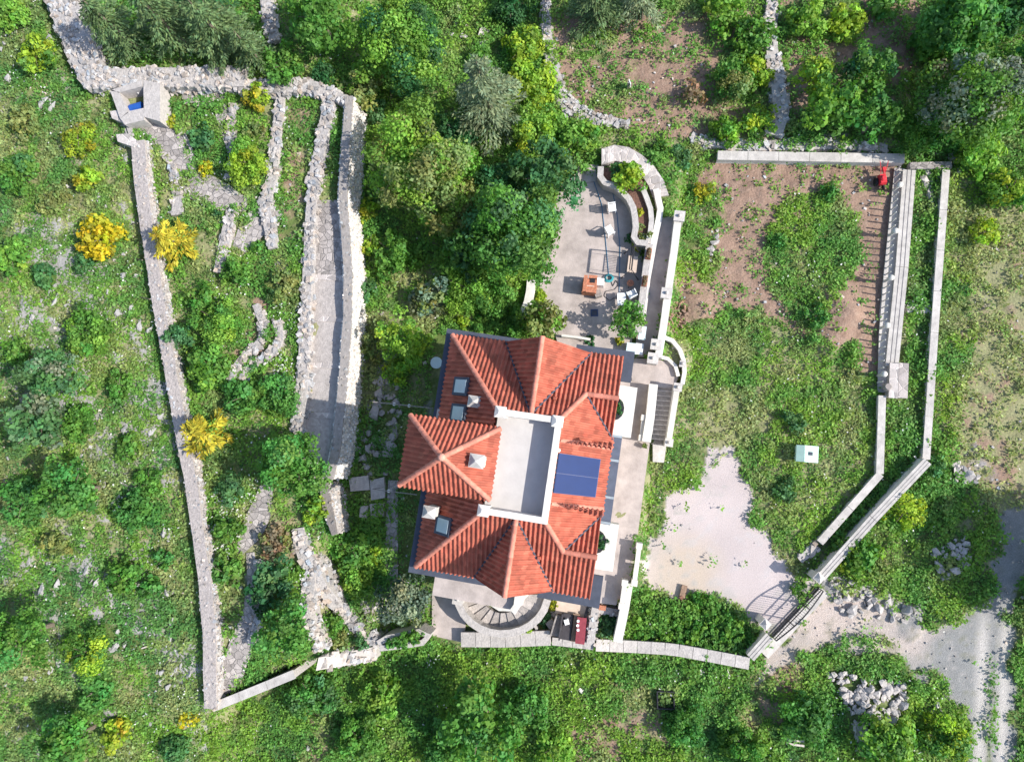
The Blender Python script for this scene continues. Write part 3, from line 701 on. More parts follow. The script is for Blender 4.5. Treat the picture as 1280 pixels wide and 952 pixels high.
for pts, zf, dr in [
    ([(0, 0), (c0, c2), (c0, c3), (0, HD)], zW, W_),
    ([(0, 0), (gN0, 0), (gNc, c2), (c0, c2)], zN, N_),
    ([(gN0, 0), (gNc, -.08), (gNc, c2)], zNgW, W_), ([(gNc, -.08), (gN1, 0), (gNc, c2)], zNgE, E_),
    ([(gN1, 0), (HW, 0), (HW-.04, rN), (eN, rN), (c1, c2), (gNc, c2)], zN, N_),
    ([(eN, rN), (HW-.04, rN), (HW-.04, rN+1.96)], zNb, S_),
    ([(c1, c2), (eN, rN), (HW, rN+1.98), (HW, m1), (c1, m1)], zE, E_),
    ([(c1, m2), (HW, m2), (HW, rS-1.9), (eS, rS), (c1, c3)], zE, E_),
    ([(c1-.05, m1), (HW-.05, m1), (HW-.05, m2), (c1-.05, m2)], zM, E_),
    ([(0, HD), (c0, c3), (gSc, c3), (gS0, HD)], zS, S_),
    ([(gS0, HD), (gSc, c3), (gSc, HD+.08)], zSgW, W_), ([(gSc, c3), (gS1, HD), (gSc, HD+.08)], zSgE, E_),
    ([(gS1, HD), (gSc, c3), (c1, c3), (eS, rS), (HW-.04, rS), (HW-.04, HD)], zS, S_),
    ([(eS, rS), (HW-.04, rS), (HW-.04, rS-1.88)], zSb, N_),
]: facet(roof, deck, pts, zf, dr, TR)
# cheeks of the raised middle plane
for s_, sg in ((m1, -1), (m2, 1)):
    facet(roof, deck, [(c1+.2, s_), (HW-.05, s_), (HW-.05, s_+sg*.34)], lambda e, s, s_=s_: zM(e, s_)-abs(s-s_)*1.6-.02, (0, sg), TR)
rf = roof.build('roof', 'tile', villa, smooth=True); rf['label'] = 'red barrel tile roof'
deck.build('roof_deck', 'tile', rf)
def ridge(mb, a, b, r=.125, seg=.36):
    a = np.array(a); b = np.array(b); n = max(1, int(np.linalg.norm(b-a)/seg)); d = (b-a)/n; t = d/np.linalg.norm(d)
    s = np.cross(t, [0, 0, 1]); s /= np.linalg.norm(s); w = np.cross(s, t); th = np.linspace(-.2, np.pi+.2, 9)
    for i in range(n):
        rings = []
        for k, rr in ((0, r*1.12), (1.06, r*.92)):
            rings.append(a+d*(i+k)+rr*(np.cos(th)[:, None]*s+np.sin(th)[:, None]*w)+[0, 0, .06])
        t_ = TR.uniform(.85, 1.2); v = np.concatenate(rings); j = np.arange(8)
        mb.add(v, np.stack([j, j+1, j+10, j+9], 1), (t_, t_, t_)); mb.add(rings[0], [list(range(9))], (t_*.8,)*3)
def h3(e, s, zf): return hp(e, s, zf(e, s))
for a, b in [(h3(0, 0, zN), h3(c0, c2, zN)), (h3(0, HD, zS), h3(c0, c3, zS)), (h3(gNc, -.1, lambda e, s: ZE+RZ), h3(gNc, c2, lambda e, s: ZE+RZ)),
             (h3(gSc, HD+.1, lambda e, s: ZE+RZ), h3(gSc, c3, lambda e, s: ZE+RZ)), (h3(eN, rN, zN), h3(c1, c2, zN)), (h3(eS, rS, zS), h3(c1, c3, zS)),
             (h3(HW, rN, zN), h3(eN, rN, zN)), (h3(HW, rS, zS), h3(eS, rS, zS)), (h3(HW-.05, m1, zM), h3(c1+.1, m1, zM)), (h3(HW-.05, m2, zM), h3(c1+.1, m2, zM))]: rb = MB(); ridge(rb, a, b); rb.build('ridge_cap', 'ridge', rf)
# lead valleys
for a, b, zf in [((gN0, 0), (gNc, c2), zN), ((gN1, 0), (gNc, c2), zN), ((gS0, HD), (gSc, c3), zS), ((gS1, HD), (gSc, c3), zS), ((HW, rN+1.98), (eN, rN), zE), ((HW, rS-1.9), (eS, rS), zE)]:
    vb = MB(); tube(vb, [h3(*a, zf)+[0, 0, .155], h3(*b, zf)+[0, 0, .165]], .05, 6); vb.build('valley_gutter', 'slate', rf)
# the square tower roof over the stair
TZ = ZE+3.05; t0, t1, u0, u1 = -.74, 3.72, 4.6, 8.0; ta, tb = (t0+t1)/2+.05, (u0+u1)/2; TH = 1.95
tw = MB(); td = MB()
zt = dict(W=lambda e, s: TZ+TH*(e-t0)/(ta-t0), E=lambda e, s: TZ+TH*(t1-e)/(t1-ta), N=lambda e, s: TZ+TH*(s-u0)/(tb-u0), S=lambda e, s: TZ+TH*(u1-s)/(u1-tb))
for pts, k, dr in [([(t0, u0), (ta, tb), (t0, u1)], 'W', W_), ([(t0, u0), (t1, u0), (ta, tb)], 'N', N_), ([(t1, u0), (t1, u1), (ta, tb)], 'E', E_), ([(t0, u1), (ta, tb), (t1, u1)], 'S', S_)]: facet(tw, td, pts, zt[k], dr, TR)
prism(td, hpoly([(t0+.03, u0+.03), (t1-.03, u0+.03), (t1-.03, u1-.03), (t0+.03, u1-.03)]), TZ-.14, TZ-.01)
trf = tw.build('tower_roof', 'tile', villa, smooth=True); trf['label'] = 'pyramid tile roof of the stair tower'
td.build('roof_deck', 'tile', trf)
ap = hp(ta, tb, TZ+TH)
for e, s in ((t0, u0), (t1, u0), (t1, u1), (t0, u1)): rb = MB(); ridge(rb, hp(e, s, TZ), ap); rb.build('ridge_cap', 'ridge', trf)
rb = MB(); ball(rb, ap+[0, 0, .1], .19, 10, (1.1, 1.4, 1.5));
rb.build('finial', 'ridge', trf)
rb = MB(); lathe(rb, hp(t0, u1, TZ), [(.1, 0), (.08, .15), (.02, .3)], 8); rb.build('corner_finial', 'ridge', trf)
# roof terrace
mb = MB(); prism(mb, hpoly([(c0-.02, c2+.02), (c1, c2+.02), (c1, c3), (c0-.02, c3)]), ZE-.1, ZE+2.45); mb.build('roof_terrace', 'terr', villa)
pz = ZE+RZ+.32
mb = MB()
for q in ([(c0+.05, c2-.06), (c1+.1, c2-.06), (c1+.1, c2+.24), (c0+.05, c2+.24)], [(c1-.2, c2+.243), (c1+.1, c2+.243), (c1+.1, c3-.243), (c1-.2, c3-.243)], [(c0-.1, c3-.24), (c1+.1, c3-.24), (c1+.1, c3+.06), (c0-.1, c3+.06)]): prism(mb, hpoly(q), ZE+1.5, pz)
for e, s in ((c0+.2, c2+.1), (c1-.1, c2+.15), (c0+.1, c3-.1)):
    box(mb, hp(e, s, ZE+1.6), (.48, .48, pz-ZE-1.55), _a); box(mb, hp(e, s, pz+.05), (.55, .55, .13), _a, taper=.25)
mb.build('parapet', 'white', villa)
# cornice ledges
def ledge(q, z0, z1, col=(1, 1, 1), nm='cornice'):
    mb = MB(); prism(mb, hpoly(q), z0, z1, col); return mb.build(nm, 'slate', villa)
ledge([(-.42, -.35), (.3, -.35), (.3, HD+.4), (-.42, HD+.4)], ZE-.42, ZE-.2)
ledge([(.303, -.35), (4.3, -.3), (4.3, .3), (.303, .3)], ZE-.42, ZE-.2)
ledge([(6.6, -.42), (9.65, -.42), (9.65, 1.2), (9.0, 1.2), (9.0, .3), (6.6, .3)], ZE-.42, ZE-.2)
ledge([(.303, HD-.3), (3.6, HD-.3), (4.4, HD+.4), (.303, HD+.4)], ZE-.42, ZE-.2)
ledge([(6.6, HD-.3), (9.0, HD-.3), (9.0, HD-1.1), (9.6, HD-1.1), (9.6, HD+.5), (6.4, HD+.5)], ZE-.42, ZE-.2)
ledge([(8.9, 4.0), (9.6, 4.0), (9.6, 8.6), (8.9, 8.6)], ZE-.62, ZE-.42, (1.6, 1.6, 1.6))
for s in (4.05, 5.3, 7.2, 8.5): ledge([(8.9, s-.06), (9.58, s-.06), (9.58, s+.06), (8.9, s+.06)], ZE-.417, ZE-.25, (5, 5, 4), 'bracket')
# white balconies on the east front, each with a half round plant trough
for s0, s1, sc in ((1.25, 3.98, 2.55), (8.63, 11.1, 9.7)):
    mb = MB(); z = 4.7
    prism(mb, hpoly([(8.6, s0), (10.1, s0), (10.1, s1), (8.6, s1)]), z-.2, z+.85)
    b = mb.build('balcony', 'white', villa)
    mb = MB(); prism(mb, hpoly([(9.05, sc-.62)]+[(9.05+.5*math.sin(a), sc-.62*math.cos(a)) for a in np.linspace(.2, 2.95, 8)]+[(9.05, sc+.62)]), z+.4, z+.87); mb.build('plant_trough', 'iron', b)
    mb = MB(); crown_broad(mb, hp(9.2, sc, z+.85), .42, .2, 'dark', TR, .12, 1); mb.build('trough_plants', 'leaf', b)
# south balcony slab with its rounded white end pier
mb = MB(); prism(mb, hpoly([(.5, HD-.1), (5.05, HD-.1), (5.05, HD+1.95), (.5, HD+1.95)]), 4.3, 4.55); mb.build('balcony', 'concrete', villa)
mb = MB(); q = hp(5.2, HD+1.0, 0); ribbon(mb, [hp(5.25, HD-.1, 0), hp(5.3, HD+1.6, 0), hp(5.1, HD+2.0, 0)], .38, .6, 4.9); mb.build('pier', 'white', villa)
# roof lights, flues, solar panels
for e, s in ((1.2, 2.72), (1.3, 4.1), (1.45, 9.78)):
    R3 = Matrix.Rotation(_a, 3, 'Z') @ Matrix.Rotation(-math.atan(RZ/3.44), 3, 'Y'); z = zW(e, s)
    f = MB(); box(f, hp(e, s, z+.02), (1.2, .95, .2), rot=R3); fo = f.build('skylight', 'slate', villa)
    f = MB(); box(f, hp(e, s, z+.05), (.88, .68, .2), rot=R3); f.build('pane', 'glass', fo)
for e, s, zb, zt_, sz in ((2.1, 3.45, zW(2.1, 3.4)-.5, ZE+2.15, .5), (.72, 9.15, ZE-.2, ZE+2.1, .52), (3.05, 6.25, TZ, TZ+1.35, .56)):
    f = MB(); box(f, hp(e, s, zb), (sz, sz*.9, zt_-zb), _a); ch = f.build('chimney', 'white', villa)
    f = MB(); box(f, hp(e, s, zt_+.003), (sz+.14, sz+.08, .07), _a); box(f, hp(e, s, zt_+.076), (sz+.1, sz+.04, .24), _a, taper=.12); f.build('chimney_cap', 'cap', ch)
sl_ = math.atan((RZ-.62)/2.45*.86); R3 = Matrix.Rotation(_a, 3, 'Z') @ Matrix.Rotation(sl_, 3, 'Y')
for sc in (5.80, 6.745):
    e = 7.62; z = zM(e, sc)+.16
    f = MB(); box(f, hp(e, sc, z), (2.58, .94, .07), rot=R3); fo = f.build('solar_panel', 'alu', villa)
    f = MB(); box(f, hp(e, sc, z+.025), (2.54, .905, .06), rot=R3)
    f.build('solar_glass', 'solar', fo)
f = MB(); ball(f, hp(6.62, 5.2, zM(6.62, 5.2)+.2), .1); f.build('pipe_cap', 'white', villa)
for e, s, zf in ((6.05, 2.75, zN), (6.35, 10.5, zS)):
    f = MB(); box(f, hp(e, s, zf(e, s)+.05), (.22, .22, .22), _a, taper=.6); f.build('vent_tile', 'tile', villa)
# windows and doors on the storeys below
def opening(e, s, z, w, h, ax, name='window'):
    f = MB(); dx = (w, .12) if ax in 'NS' else (.12, w); box(f, hp(e, s, z), (dx[0]+.16, dx[1]+.16, h+.16), _a); fo = f.build(name, 'white', villa)
    f = MB(); d2 = (w, .30) if ax in 'NS' else (.30, w); box(f, hp(e, s, z+.08), (d2[0], d2[1], h), _a); f.build('pane' if name == 'window' else 'door_leaf', 'wglass' if name == 'window' else 'wood', fo)
for e in (1.6, 7.8):
    for z in (2.7, 5.4): opening(e, .3, z, 1.0, 1.25, 'N'); opening(e, 11.95, z, 1.0, 1.25, 'S')
for s in (2.0, 10.6):
    for z in (2.7, 5.4): opening(.3, s, z, .9, 1.2, 'W')
for s in (2.6, 5.2, 7.4, 9.8): opening(8.75, s, 5.0, 1.1, 1.5, 'E')
opening(8.75, 6.2, 1.8, 1.3, 2.2, 'E', 'door'); opening(8.75, 9.7, 2.6, 1.1, 1.3, 'E'); opening(8.75, 2.6, 2.6, 1.1, 1.3, 'E')
def lowwall(name, label, pts, w, z, h, m='white', cat='wall', posts=()):
    z = np.broadcast_to(z, len(pts)).astype(float); p = resample([np.r_[P(a, b, zz+h), zz+h] for (a, b), zz in zip(pts, z)], .6); t = thing(name, label, cat, (p[0, 0], p[0, 1], z[0]))
    mb = MB(); ribbon(mb, p, w, p[:, 2]-h-1.9, p[:, 2]); mb.build('wall_body', m, t)
    for k, (a, b) in enumerate(posts):
        zk = z[0] if len(posts) == 1 or z[0] == z[-1] else (z[0], z[-1])[k]
        q = np.r_[P(a, b, zk+h), zk]; mb = MB(); box(mb, q-[0, 0, 1.5], (w*1.35, w*1.35, h+1.62), _a); box(mb, q+[0, 0, h+.12], (w*1.5, w*1.5, .06), _a); ball(mb, q+[0, 0, h+.27], .1); mb.build('post', 'cap', t)
    return t
# ------------------------------------------------------------------ walls of the upper garden
drywall('stone_wall', 'broad dry stone wall running diagonally down from the top left corner', [(62, -40), (76, 0), (100, 62), (122, 104)], [2.0, 1.95, 1.7], .75)
drywall('stone_wall', 'broad level dry stone wall along the north side of the terraced garden', [(116, 98), (200, 96), (305, 96)], [1.45, 1.35, 1.3], .75)
drywall('stone_wall', 'rough tumbled dry stone wall between the pines and the terrace wall heads', [(300, 108), (345, 106), (385, 106), (418, 118), (432, 126)], [.8, 1.0, .9, .6], .6)
drywall('boundary_wall', 'long grey dry stone boundary wall between terraced garden and wild hillside', [(172, 176), (174, 215), (180, 265), (190, 330), (201, 400), (214, 470), (226, 540), (238, 600), (246, 660), (256, 725), (261, 790), (262, 850), (262, 886)], [.85, .72, .72, .78], .75, smoothtop=True, size=.15, toptone=.98, batter=(.05, .25))
drywall('terrace_wall', 'rubble terrace wall falling south beside the lime bush', [(350, 112), (345, 170), (338, 225), (330, 255), (340, 310)], [.6, .6, .75, .55], .35)
drywall('terrace_wall', 'long curved terrace wall along the left edge of the stepped ramp', [(412, 118), (404, 160), (392, 220), (386, 280), (383, 350), (380, 420), (377, 480), (370, 540)], [.75, .7, .6, .65, .7], .45)
drywall('retaining_wall', 'tall retaining wall with sunlit battered face right of the stepped ramp', [(436, 120), (432, 180), (428, 245), (435, 340), (434, 400), (428, 480), (420, 560), (411, 598)], [.5, .52, .52, .5], .75, m='limeface', batter=(.02, 1.15), size=.13, smoothtop=True, side=1.0, toptone=.48)
drywall('retaining_wall', 'short bright retaining wall with grey coping south of the leafy terrace tree', [(404, 604), (409, 636), (418, 668)], [.5, .55, .3], .5, m='palestone', batter=(.02, .75), size=.16, side=1.0, toptone=.5, smoothtop=True)
drywall('terrace_wall', 'wavy double terrace wall above the planted hollow', [(372, 660), (376, 690), (388, 708), (398, 730), (430, 770), (455, 792), (472, 802)], [.7, .8, .8, .6, .55], .35)
drywall('terrace_wall', 'narrow curved wall left of the planted hollow', [(386, 705), (386, 735), (380, 760), (388, 790), (396, 815)], [.7, .7, .4, .35], .3)
drywall('terrace_wall', 'winding rubble wall under the leafy left garden strip', [(318, 380), (328, 405), (326, 425), (300, 450), (284, 475)], [.4, .45, .5, .55], .3)
drywall('terrace_wall', 'low wall curling around the dry brown hollow', [(345, 400), (350, 425), (335, 445), (310, 455), (303, 475)], [.5, .5, .4], .25)
drywall('terrace_wall', 'rubble wall running south from the stone steps to the green shrub', [(288, 262), (283, 290), (275, 320), (270, 340)], [.5, .7, .7, .4], .3)
drywall('terrace_wall', 'small rubble wall left of the fountain steps', [(214, 205), (220, 232), (221, 268)], [.4, .55, .8], .25)
drywall('terrace_wall', 'rough stone wall edging the lower garden path', [(322, 700), (325, 735), (318, 775), (312, 805)], [.5, .55, .5], .3)
drywall('terrace_wall', 'thin stone wall curving past the tall lime bush', [(290, 128), (287, 160), (291, 190), (284, 222)], [.45, .5, .4], .25)
drywall('stone_wall', 'stepped pale stone wall below the planted hollow', [(396, 830), (430, 824), (470, 815)], [.8, .8, .7], .6, m='palestone', size=.3, side=.4)
capwall('boundary_wall', 'narrow white capped wall in the bottom left corner of the terraced garden', [(265, 884), (320, 862), (368, 842)], .5, .5, 'palestone')
# raised stone bed beside the olive bush
struct(slabpoly('planter_soil', [(476, 809), (530, 802), (533, 794), (500, 796), (478, 800)], 2.1, 'soil', .4))
lowwall('planter_bed', 'long oval stone planter bed full of green plants', [(474, 810), (500, 807), (528, 803), (536, 798), (534, 791), (520, 789), (500, 794), (480, 798), (472, 804)], .34, 1.7, .6, 'palestone', 'planter')
# field walls in the north
drywall('field_wall', 'pale rubble field wall left of the brown northern field', [(682, -10), (682, 30), (688, 75), (697, 110), (710, 132), (740, 148), (785, 154)], [.4, .6, .7, 1.1, .8, .45], .35)
drywall('field_wall', 'white rubble field wall right of the brown northern field', [(966, -20), (962, 40), (970, 90), (978, 140), (968, 168)], [.6, .7, .9, 1.0], .4, m='palestone')
drywall('field_wall', 'tumbled line of white stones north of the white garden wall', [(865, 172), (900, 180), (940, 181), (985, 181), (1040, 180), (1110, 183)], [.4, .7, .6, .5], .15, m='palestone', size=.3)
drywall('stone_wall', 'grey stone wall in the shade at the top edge between pines', [(330, -20), (334, 20), (342, 52)], [.7, .8, .6], .4)
# white walls of the lower garden
capwall('garden_wall', 'white rendered wall along the north end of the bare earth garden', [(897, 194), (1131, 198)], .58, .45)
wpk = capwall('garden_wall', 'white inner garden wall that carries the row of stone pickets', [(1125, 210), (1106, 400), (1104, 490)], .62, .16, joint=3)
capwall('stone_bench', 'long jointed white stone bench slab behind the picket wall', [(1137, 212), (1128, 330), (1115, 458)], .72, .5, groove=2, joint=5.2, cat='bench')
capwall('garden_wall', 'slim white outer wall along the dry meadow', [(1183, 212), (1170, 390), (1158, 574)], .42, .55, joint=2.4)
capwall('garden_wall', 'grey topped cross wall at the north end of the outer strip', [(1137, 207), (1190, 206)], .42, .45, 'palestone', 'path')
capwall('garden_wall', 'short cross wall tying bench and outer wall together', [(1134, 386), (1168, 386)], .5, .3, 'palestone')
capwall('garden_wall', 'slim white wall south of the pale bench box', [(1103, 494), (1100, 592)], .42, .55, joint=2.2)
capwall('garden_wall', 'slim white wall slanting down to the yard entrance', [(1101, 592), (1025, 678)], .42, .55, joint=2.2)
capwall('boundary_wall', 'tall grooved white wall slanting beside the yard gate', [(1160, 576), (1090, 650), (1026, 722)], .5, 1.15, groove=2, joint=4.2)
capwall('boundary_wall', 'short grooved wall stub south of the gate', [(962, 795), (938, 822)], .5, 1.15, groove=2, joint=2)
drywall('stone_wall', 'tumbled white stone heap wall at the foot of the slanting inner wall', [(1022, 682), (1000, 700)], [.6, .4], .35, m='palestone')
capwall('boundary_wall', 'long pale stone wall along the south side of house and vegetable patch', [(745, 806), (790, 808), (840, 811), (890, 820), (937, 829)], .68, .7, 'palestone', 'palestone', joint=.75, step=.7)
t = thing('stone_box', 'pale stone box closing the south end of the bench', 'stone box', G(1117, 477))
mb = MB(); g = G(1117, 477); box(mb, g-[0, 0, .1], (.95, 1.95, .75), -.09); mb.build('box_body', 'palestone', t)
mb = MB(); box(mb, g+[-.27, 0, .653], (.5, 2.05, .08), -.09); box(mb, g+[.26, 0, .653], (.52, 2.05, .08), -.09, (.95, .93, .92)); mb.build('lid', 'flag', t)
t = thing('stone_jar', 'round grey stone jar at the end of the picket wall', 'jar', G(1106, 484, .35)); g = G(1106, 484, .35)
mb = MB(); lathe(mb, g, [(.16, 0), (.26, .25), (.2, .5), (.17, .55)], 12); mb.build('jar_body', 'greywood', t)
# row of stone pickets on the white wall
pk = MB(); lathe(pk, (0, 0, 0), [(.07, 0), (.07, .1), (.045, .16), (.065, .5), (.05, .72), (.07, .76), (.02, .86)], 8)
p, lo = wall_line([(1119, 214), (1102, 395), (1097, 478)], .16, step=.05, side=.5)
q = resample(p, .40)
t = thing('picket_row', 'row of slim stone pickets with ball posts along the white garden wall', 'railing', q[0])
bal = None
for i, a in enumerate(q):
    post = i % 7 == 3
    f = MB()
    if post: lathe(f, a, [(.09, 0), (.09, .66), (.12, .7), (.05, .78)], 10); ball(f, a+[0, 0, .92], .18, 12)
    else: lathe(f, a, [(.05, 0), (.05, .1), (.035, .16), (.045, .42), (.04, .66), (.05, .72), (.02, .8)], 8)
    f.build('ball_post' if post else 'picket', 'white', t)

# ------------------------------------------------------------------ the stone cistern in the corner of the upper garden
g0 = G(172, 118, .5); zc = g0[2]
t = thing('stone_cistern', 'square stone cistern with open hatch at the wall corner', 'cistern', G(172, 118))
mb = MB()
for q in ([(140, 112), (178, 100), (178, 108), (148, 116)], [(138, 114), (149, 115), (160, 141), (150, 148)], [(179, 100), (200, 104), (200, 152), (180, 146)], [(150, 148), (161, 139), (180, 135), (180, 150), (156, 156)]): prism(mb, [P(a, b, zc+.45) for a, b in q], zc-1.4, zc+.45)
mb.build('curb', 'palestone', t)
mb = MB(); prism(mb, [P(a, b, zc-.9) for a, b in [(143, 108), (184, 98), (184, 146), (155, 148)]], zc-1.3, zc-.7); mb.build('basin_floor', 'concrete', t)
mb = MB(); c0_ = A(170, 134, zc-.05)
tube(mb, [c0_+[-.42, -.1, 0], c0_+[-.3, -.08, 0], c0_+[.42, .06, 0]], [.2, .25, .25], 14); bo = tag(mb.build('barrel', 'blue', loc=c0_), 'blue plastic barrel lying in the cistern hatch', 'barrel')
t = thing('stone_steps', 'two grey stone kerbs with steps left of the cistern', 'steps', G(158, 165))
for q in ([(137, 139), (146, 138), (165, 152), (160, 156), (140, 148)], [(145, 168), (160, 167), (174, 178), (168, 184), (147, 177)]):
    mb = MB(); prism(mb, [P(a, b, zc+.3) for a, b in q], zc-1, zc+.3); mb.build('kerb', 'flag', t)
for k in range(3):
    mb = MB(); prism(mb, [P(a, b, zc) for a, b in [(147+k*5, 154+k*1), (153+k*5, 152+k*2), (158+k*5, 166+k*2), (152+k*5, 169+k)]], zc-1, zc-.25+k*.13); mb.build('step', 'stone', t)

# ------------------------------------------------------------------ paving
def pave(name, poly, m, h=.05, kind=None, th=None):
    z = [G(a, b)[2]+h for a, b in poly]; mb = MB()
    q = [P(a, b, zz) for (a, b), zz in zip(poly, z)]
    prism(mb, q, np.array(z)[::1]-.9 if th is None else np.array(z)-th, z); return struct(mb.build(name, m))
def drape(name, pts, w, m, h=.06):
    "path that follows the slope"
    p = resample([G(a, b, h) for a, b in pts], .5); n = len(p); ww = np.interp(np.linspace(0, 1, n), np.linspace(0, 1, len(w)), w)
    l, r = offsets(p, ww*(1+.18*(vn(p[:, 0]*1.7, p[:, 1]*1.7, 4)-.5))); mb = MB()
    ks = np.linspace(0, 1, 5); V = []
    for k in ks:
        q = l*(1-k)+r*k; V.append(np.c_[q, gz(q[:, 0], q[:, 1])+h+.08])
    v = np.concatenate(V); f = np.array([[a*n+i, (a+1)*n+i, (a+1)*n+i+1, a*n+i+1] for a in range(4) for i in range(n-1)])
    mb.add(v, f); return struct(mb.build(name, m))
drape('paved_landing', [(160, 152), (185, 160), (210, 172), (226, 195), (233, 218)], [1.8, 2.5, 2.2, 1.8, 1.4], 'path')
drape('stone_path', [(224, 222), (245, 232), (270, 243), (296, 254), (310, 256)], [1.2, 1.9, 1.9, 1.5, .9], 'path')
drape('stone_path', [(345, 258), (325, 275), (310, 295), (300, 312)], [1.4, 1.9, 1.6, .9], 'path')
drape('stone_path', [(236, 112), (238, 130)], [.9, .7], 'path'); drape('stone_path', [(276, 118), (278, 145), (290, 175), (292, 200)], [.6, .8, .9, .5], 'path')
drape('paved_patch', [(245, 122), (276, 124)], [1.2, 1.2], 'concrete')
drape('gravel_path', [(335, 605), (326, 640), (315, 665), (300, 690)], [.7, 1.3, 1.4, .5], 'path')
drape('gravel_path', [(314, 690), (317, 730), (310, 770), (300, 815), (285, 850), (274, 868)], [.5, .6, .6, 1.3, 1.4, .9], 'path')
drape('stone_path', [(345, 335), (365, 330), (380, 332)], [.6, .9, .8], 'path')
drape('stone_path', [(455, 730), (465, 745), (470, 775)], [.9, 1.4, .8], 'path')
# stepped ramp between the terrace wall and the retaining wall
RMP = [(396, 250), (424, 250), (428, 345), (428, 400), (424, 460), (419, 520), (410, 575), (388, 572), (380, 520), (386, 460), (389, 400), (392, 345)]
t = thing('stepped_ramp', 'long concrete ramp with stone risers between two garden walls', 'ramp', G(405, 400))
lv = [(250, 347), (347, 399), (399, 457), (457, 519), (519, 600)]
def rx(v, side): return float(np.interp(v, [250, 345, 400, 460, 520, 600], [394, 388, 386, 384, 380, 372] if side == 0 else [427, 431, 430, 426, 421, 410]))
zr = G(405, 300)[2]
for i, (a, b) in enumerate(lv):
    z = max(G(rx(w_, 0)*.4+rx(w_, 1)*.6, w_)[2] for w_ in (a+8, (a+b)/2, b-8))+.12; mb = MB(); prism(mb, [P(rx(a, 0), a, z), P(rx(a, 1), a, z), P(rx(b, 1), b, z), P(rx(b, 0), b, z)], z-1.0, z); mb.build('ramp_slab', 'path' if i == 0 else 'greystone', t)
    if i < 4:
        mb = MB(); prism(mb, [P(rx(b, 0), b-4, z), P(rx(b, 1)-2, b-3, z), P(rx(b, 1)-2, b+4, z), P(rx(b, 0), b+2, z)], z-.3, z+.05); mb.build('riser', 'flag', t)
# stone terraces west of the house
def slabs(name, label, polys, h, m, cat='paving slab'):
    g = G(*polys[0][0]); t = thing(name, label, cat, g)
    for q in polys:
        z = max(G(a, b)[2] for a, b in q)+h; mb = MB(); prism(mb, [P(a, b, z) for a, b in q], z-.9, z); mb.build('slab', m, t)
slabs('stone_landing', 'cluster of flat grey stone slabs west of the tower', [[(436, 597), (460, 594), (462, 612), (438, 614)], [(462, 600), (480, 596), (481, 622), (464, 625)]], .35, 'palestone')
slabs('stone_landing', 'pale square stone step below the slab cluster', [[(462, 630), (480, 627), (479, 645), (464, 648)], [(450, 632), (460, 632), (458, 648), (449, 646)]], .25, 'palestone')
drape('side_path', [(492, 600), (490, 660), (489, 725)], [.6, .75, .9], 'path')
# dining terrace north of the house
TERR = [(700, 235), (722, 215), (745, 225), (762, 232), (785, 248), (796, 268), (798, 300), (804, 330), (800, 372), (790, 425), (788, 455), (700, 440), (694, 418), (672, 385), (680, 310), (690, 270)]
ZT = 1.98
struct(slabpoly('dining_terrace', TERR, ZT, 'concrete', .6))
struct(slabpoly('terrace_shade_floor', [(719, 206), (748, 206), (747, 226), (722, 229)], ZT+.06, 'concrete', .4))
# the ramp path east of it, landing, stair, house terrace
struct(slabpoly('ramp_path', [(822, 272), (847, 270), (838, 340), (824, 418), (818, 446), (792, 446), (802, 380), (812, 320)], 1.9, 'concrete', .5))
struct(slabpoly('landing', [(787, 447), (818, 449), (838, 452), (850, 466), (842, 486), (814, 482), (790, 476)], 1.9, 'concrete', 1.9))
struct(slabpoly('house_terrace', [(776, 470), (812, 478), (812, 556), (806, 600), (801, 640), (794, 690), (787, 730), (770, 756), (740, 752), (744, 690)], 1.86, 'concrete', 1.9))
t = thing('garden_stair', 'straight stair of twelve grey treads beside the house terrace', 'stair', A(830, 515, 0))
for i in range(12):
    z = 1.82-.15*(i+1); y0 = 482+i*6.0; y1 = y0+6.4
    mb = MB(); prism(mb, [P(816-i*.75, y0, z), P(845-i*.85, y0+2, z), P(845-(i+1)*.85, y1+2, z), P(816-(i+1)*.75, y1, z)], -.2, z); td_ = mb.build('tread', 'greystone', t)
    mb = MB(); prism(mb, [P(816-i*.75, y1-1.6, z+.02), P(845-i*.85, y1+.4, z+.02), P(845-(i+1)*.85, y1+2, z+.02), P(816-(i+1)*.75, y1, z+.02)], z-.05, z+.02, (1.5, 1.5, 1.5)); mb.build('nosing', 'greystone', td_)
lowwall('stair_wall', 'broad white wall between house terrace and garden stair', [(817, 480), (813, 520), (808, 552)], .5, 1.5, 1.2)
lowwall('stair_wall', 'white right hand wall of the garden stair with square end posts', [(846, 488), (841, 520), (836, 552)], .32, [1.75, 1.0, .25], 1.0, posts=((847, 484), (836, 553)))
mb = MB(); prism(mb, [P(a, b, .25) for a, b in [(816, 555), (833, 556), (830, 578), (816, 577)]], -.2, .25); struct(mb.build('stair_foot_slab', 'cap'))
lowwall('ramp_wall', 'long white wall along the garden side of the ramp path', [(848, 270), (843, 312), (836, 360), (830, 405), (823, 446)], .42, 1.9, .85, posts=((849, 271), (833, 367), (820, 431), (816, 448)))
lowwall('ramp_kerb', 'white curving kerb between dining terrace and ramp path', [(820, 236), (826, 262), (818, 300), (809, 350), (803, 400)], .36, 1.9, .45)
lowwall('bastion_wall', 'curved white wall of the round bastion beside the landing', arc(826, 462, 30, 42, 88, -25, 14), .24, .9, 1.3, posts=((853, 455),))
lowwall('bastion_wall', 'inner curved white rim of the round landing', arc(823, 470, 25, 25, 92, 0, 10), .2, 1.4, .75)
struct(slabpoly('bastion_pit', [(828, 424), (842, 432), (850, 447), (840, 452), (826, 446)], 1.2, 'soil', .6))
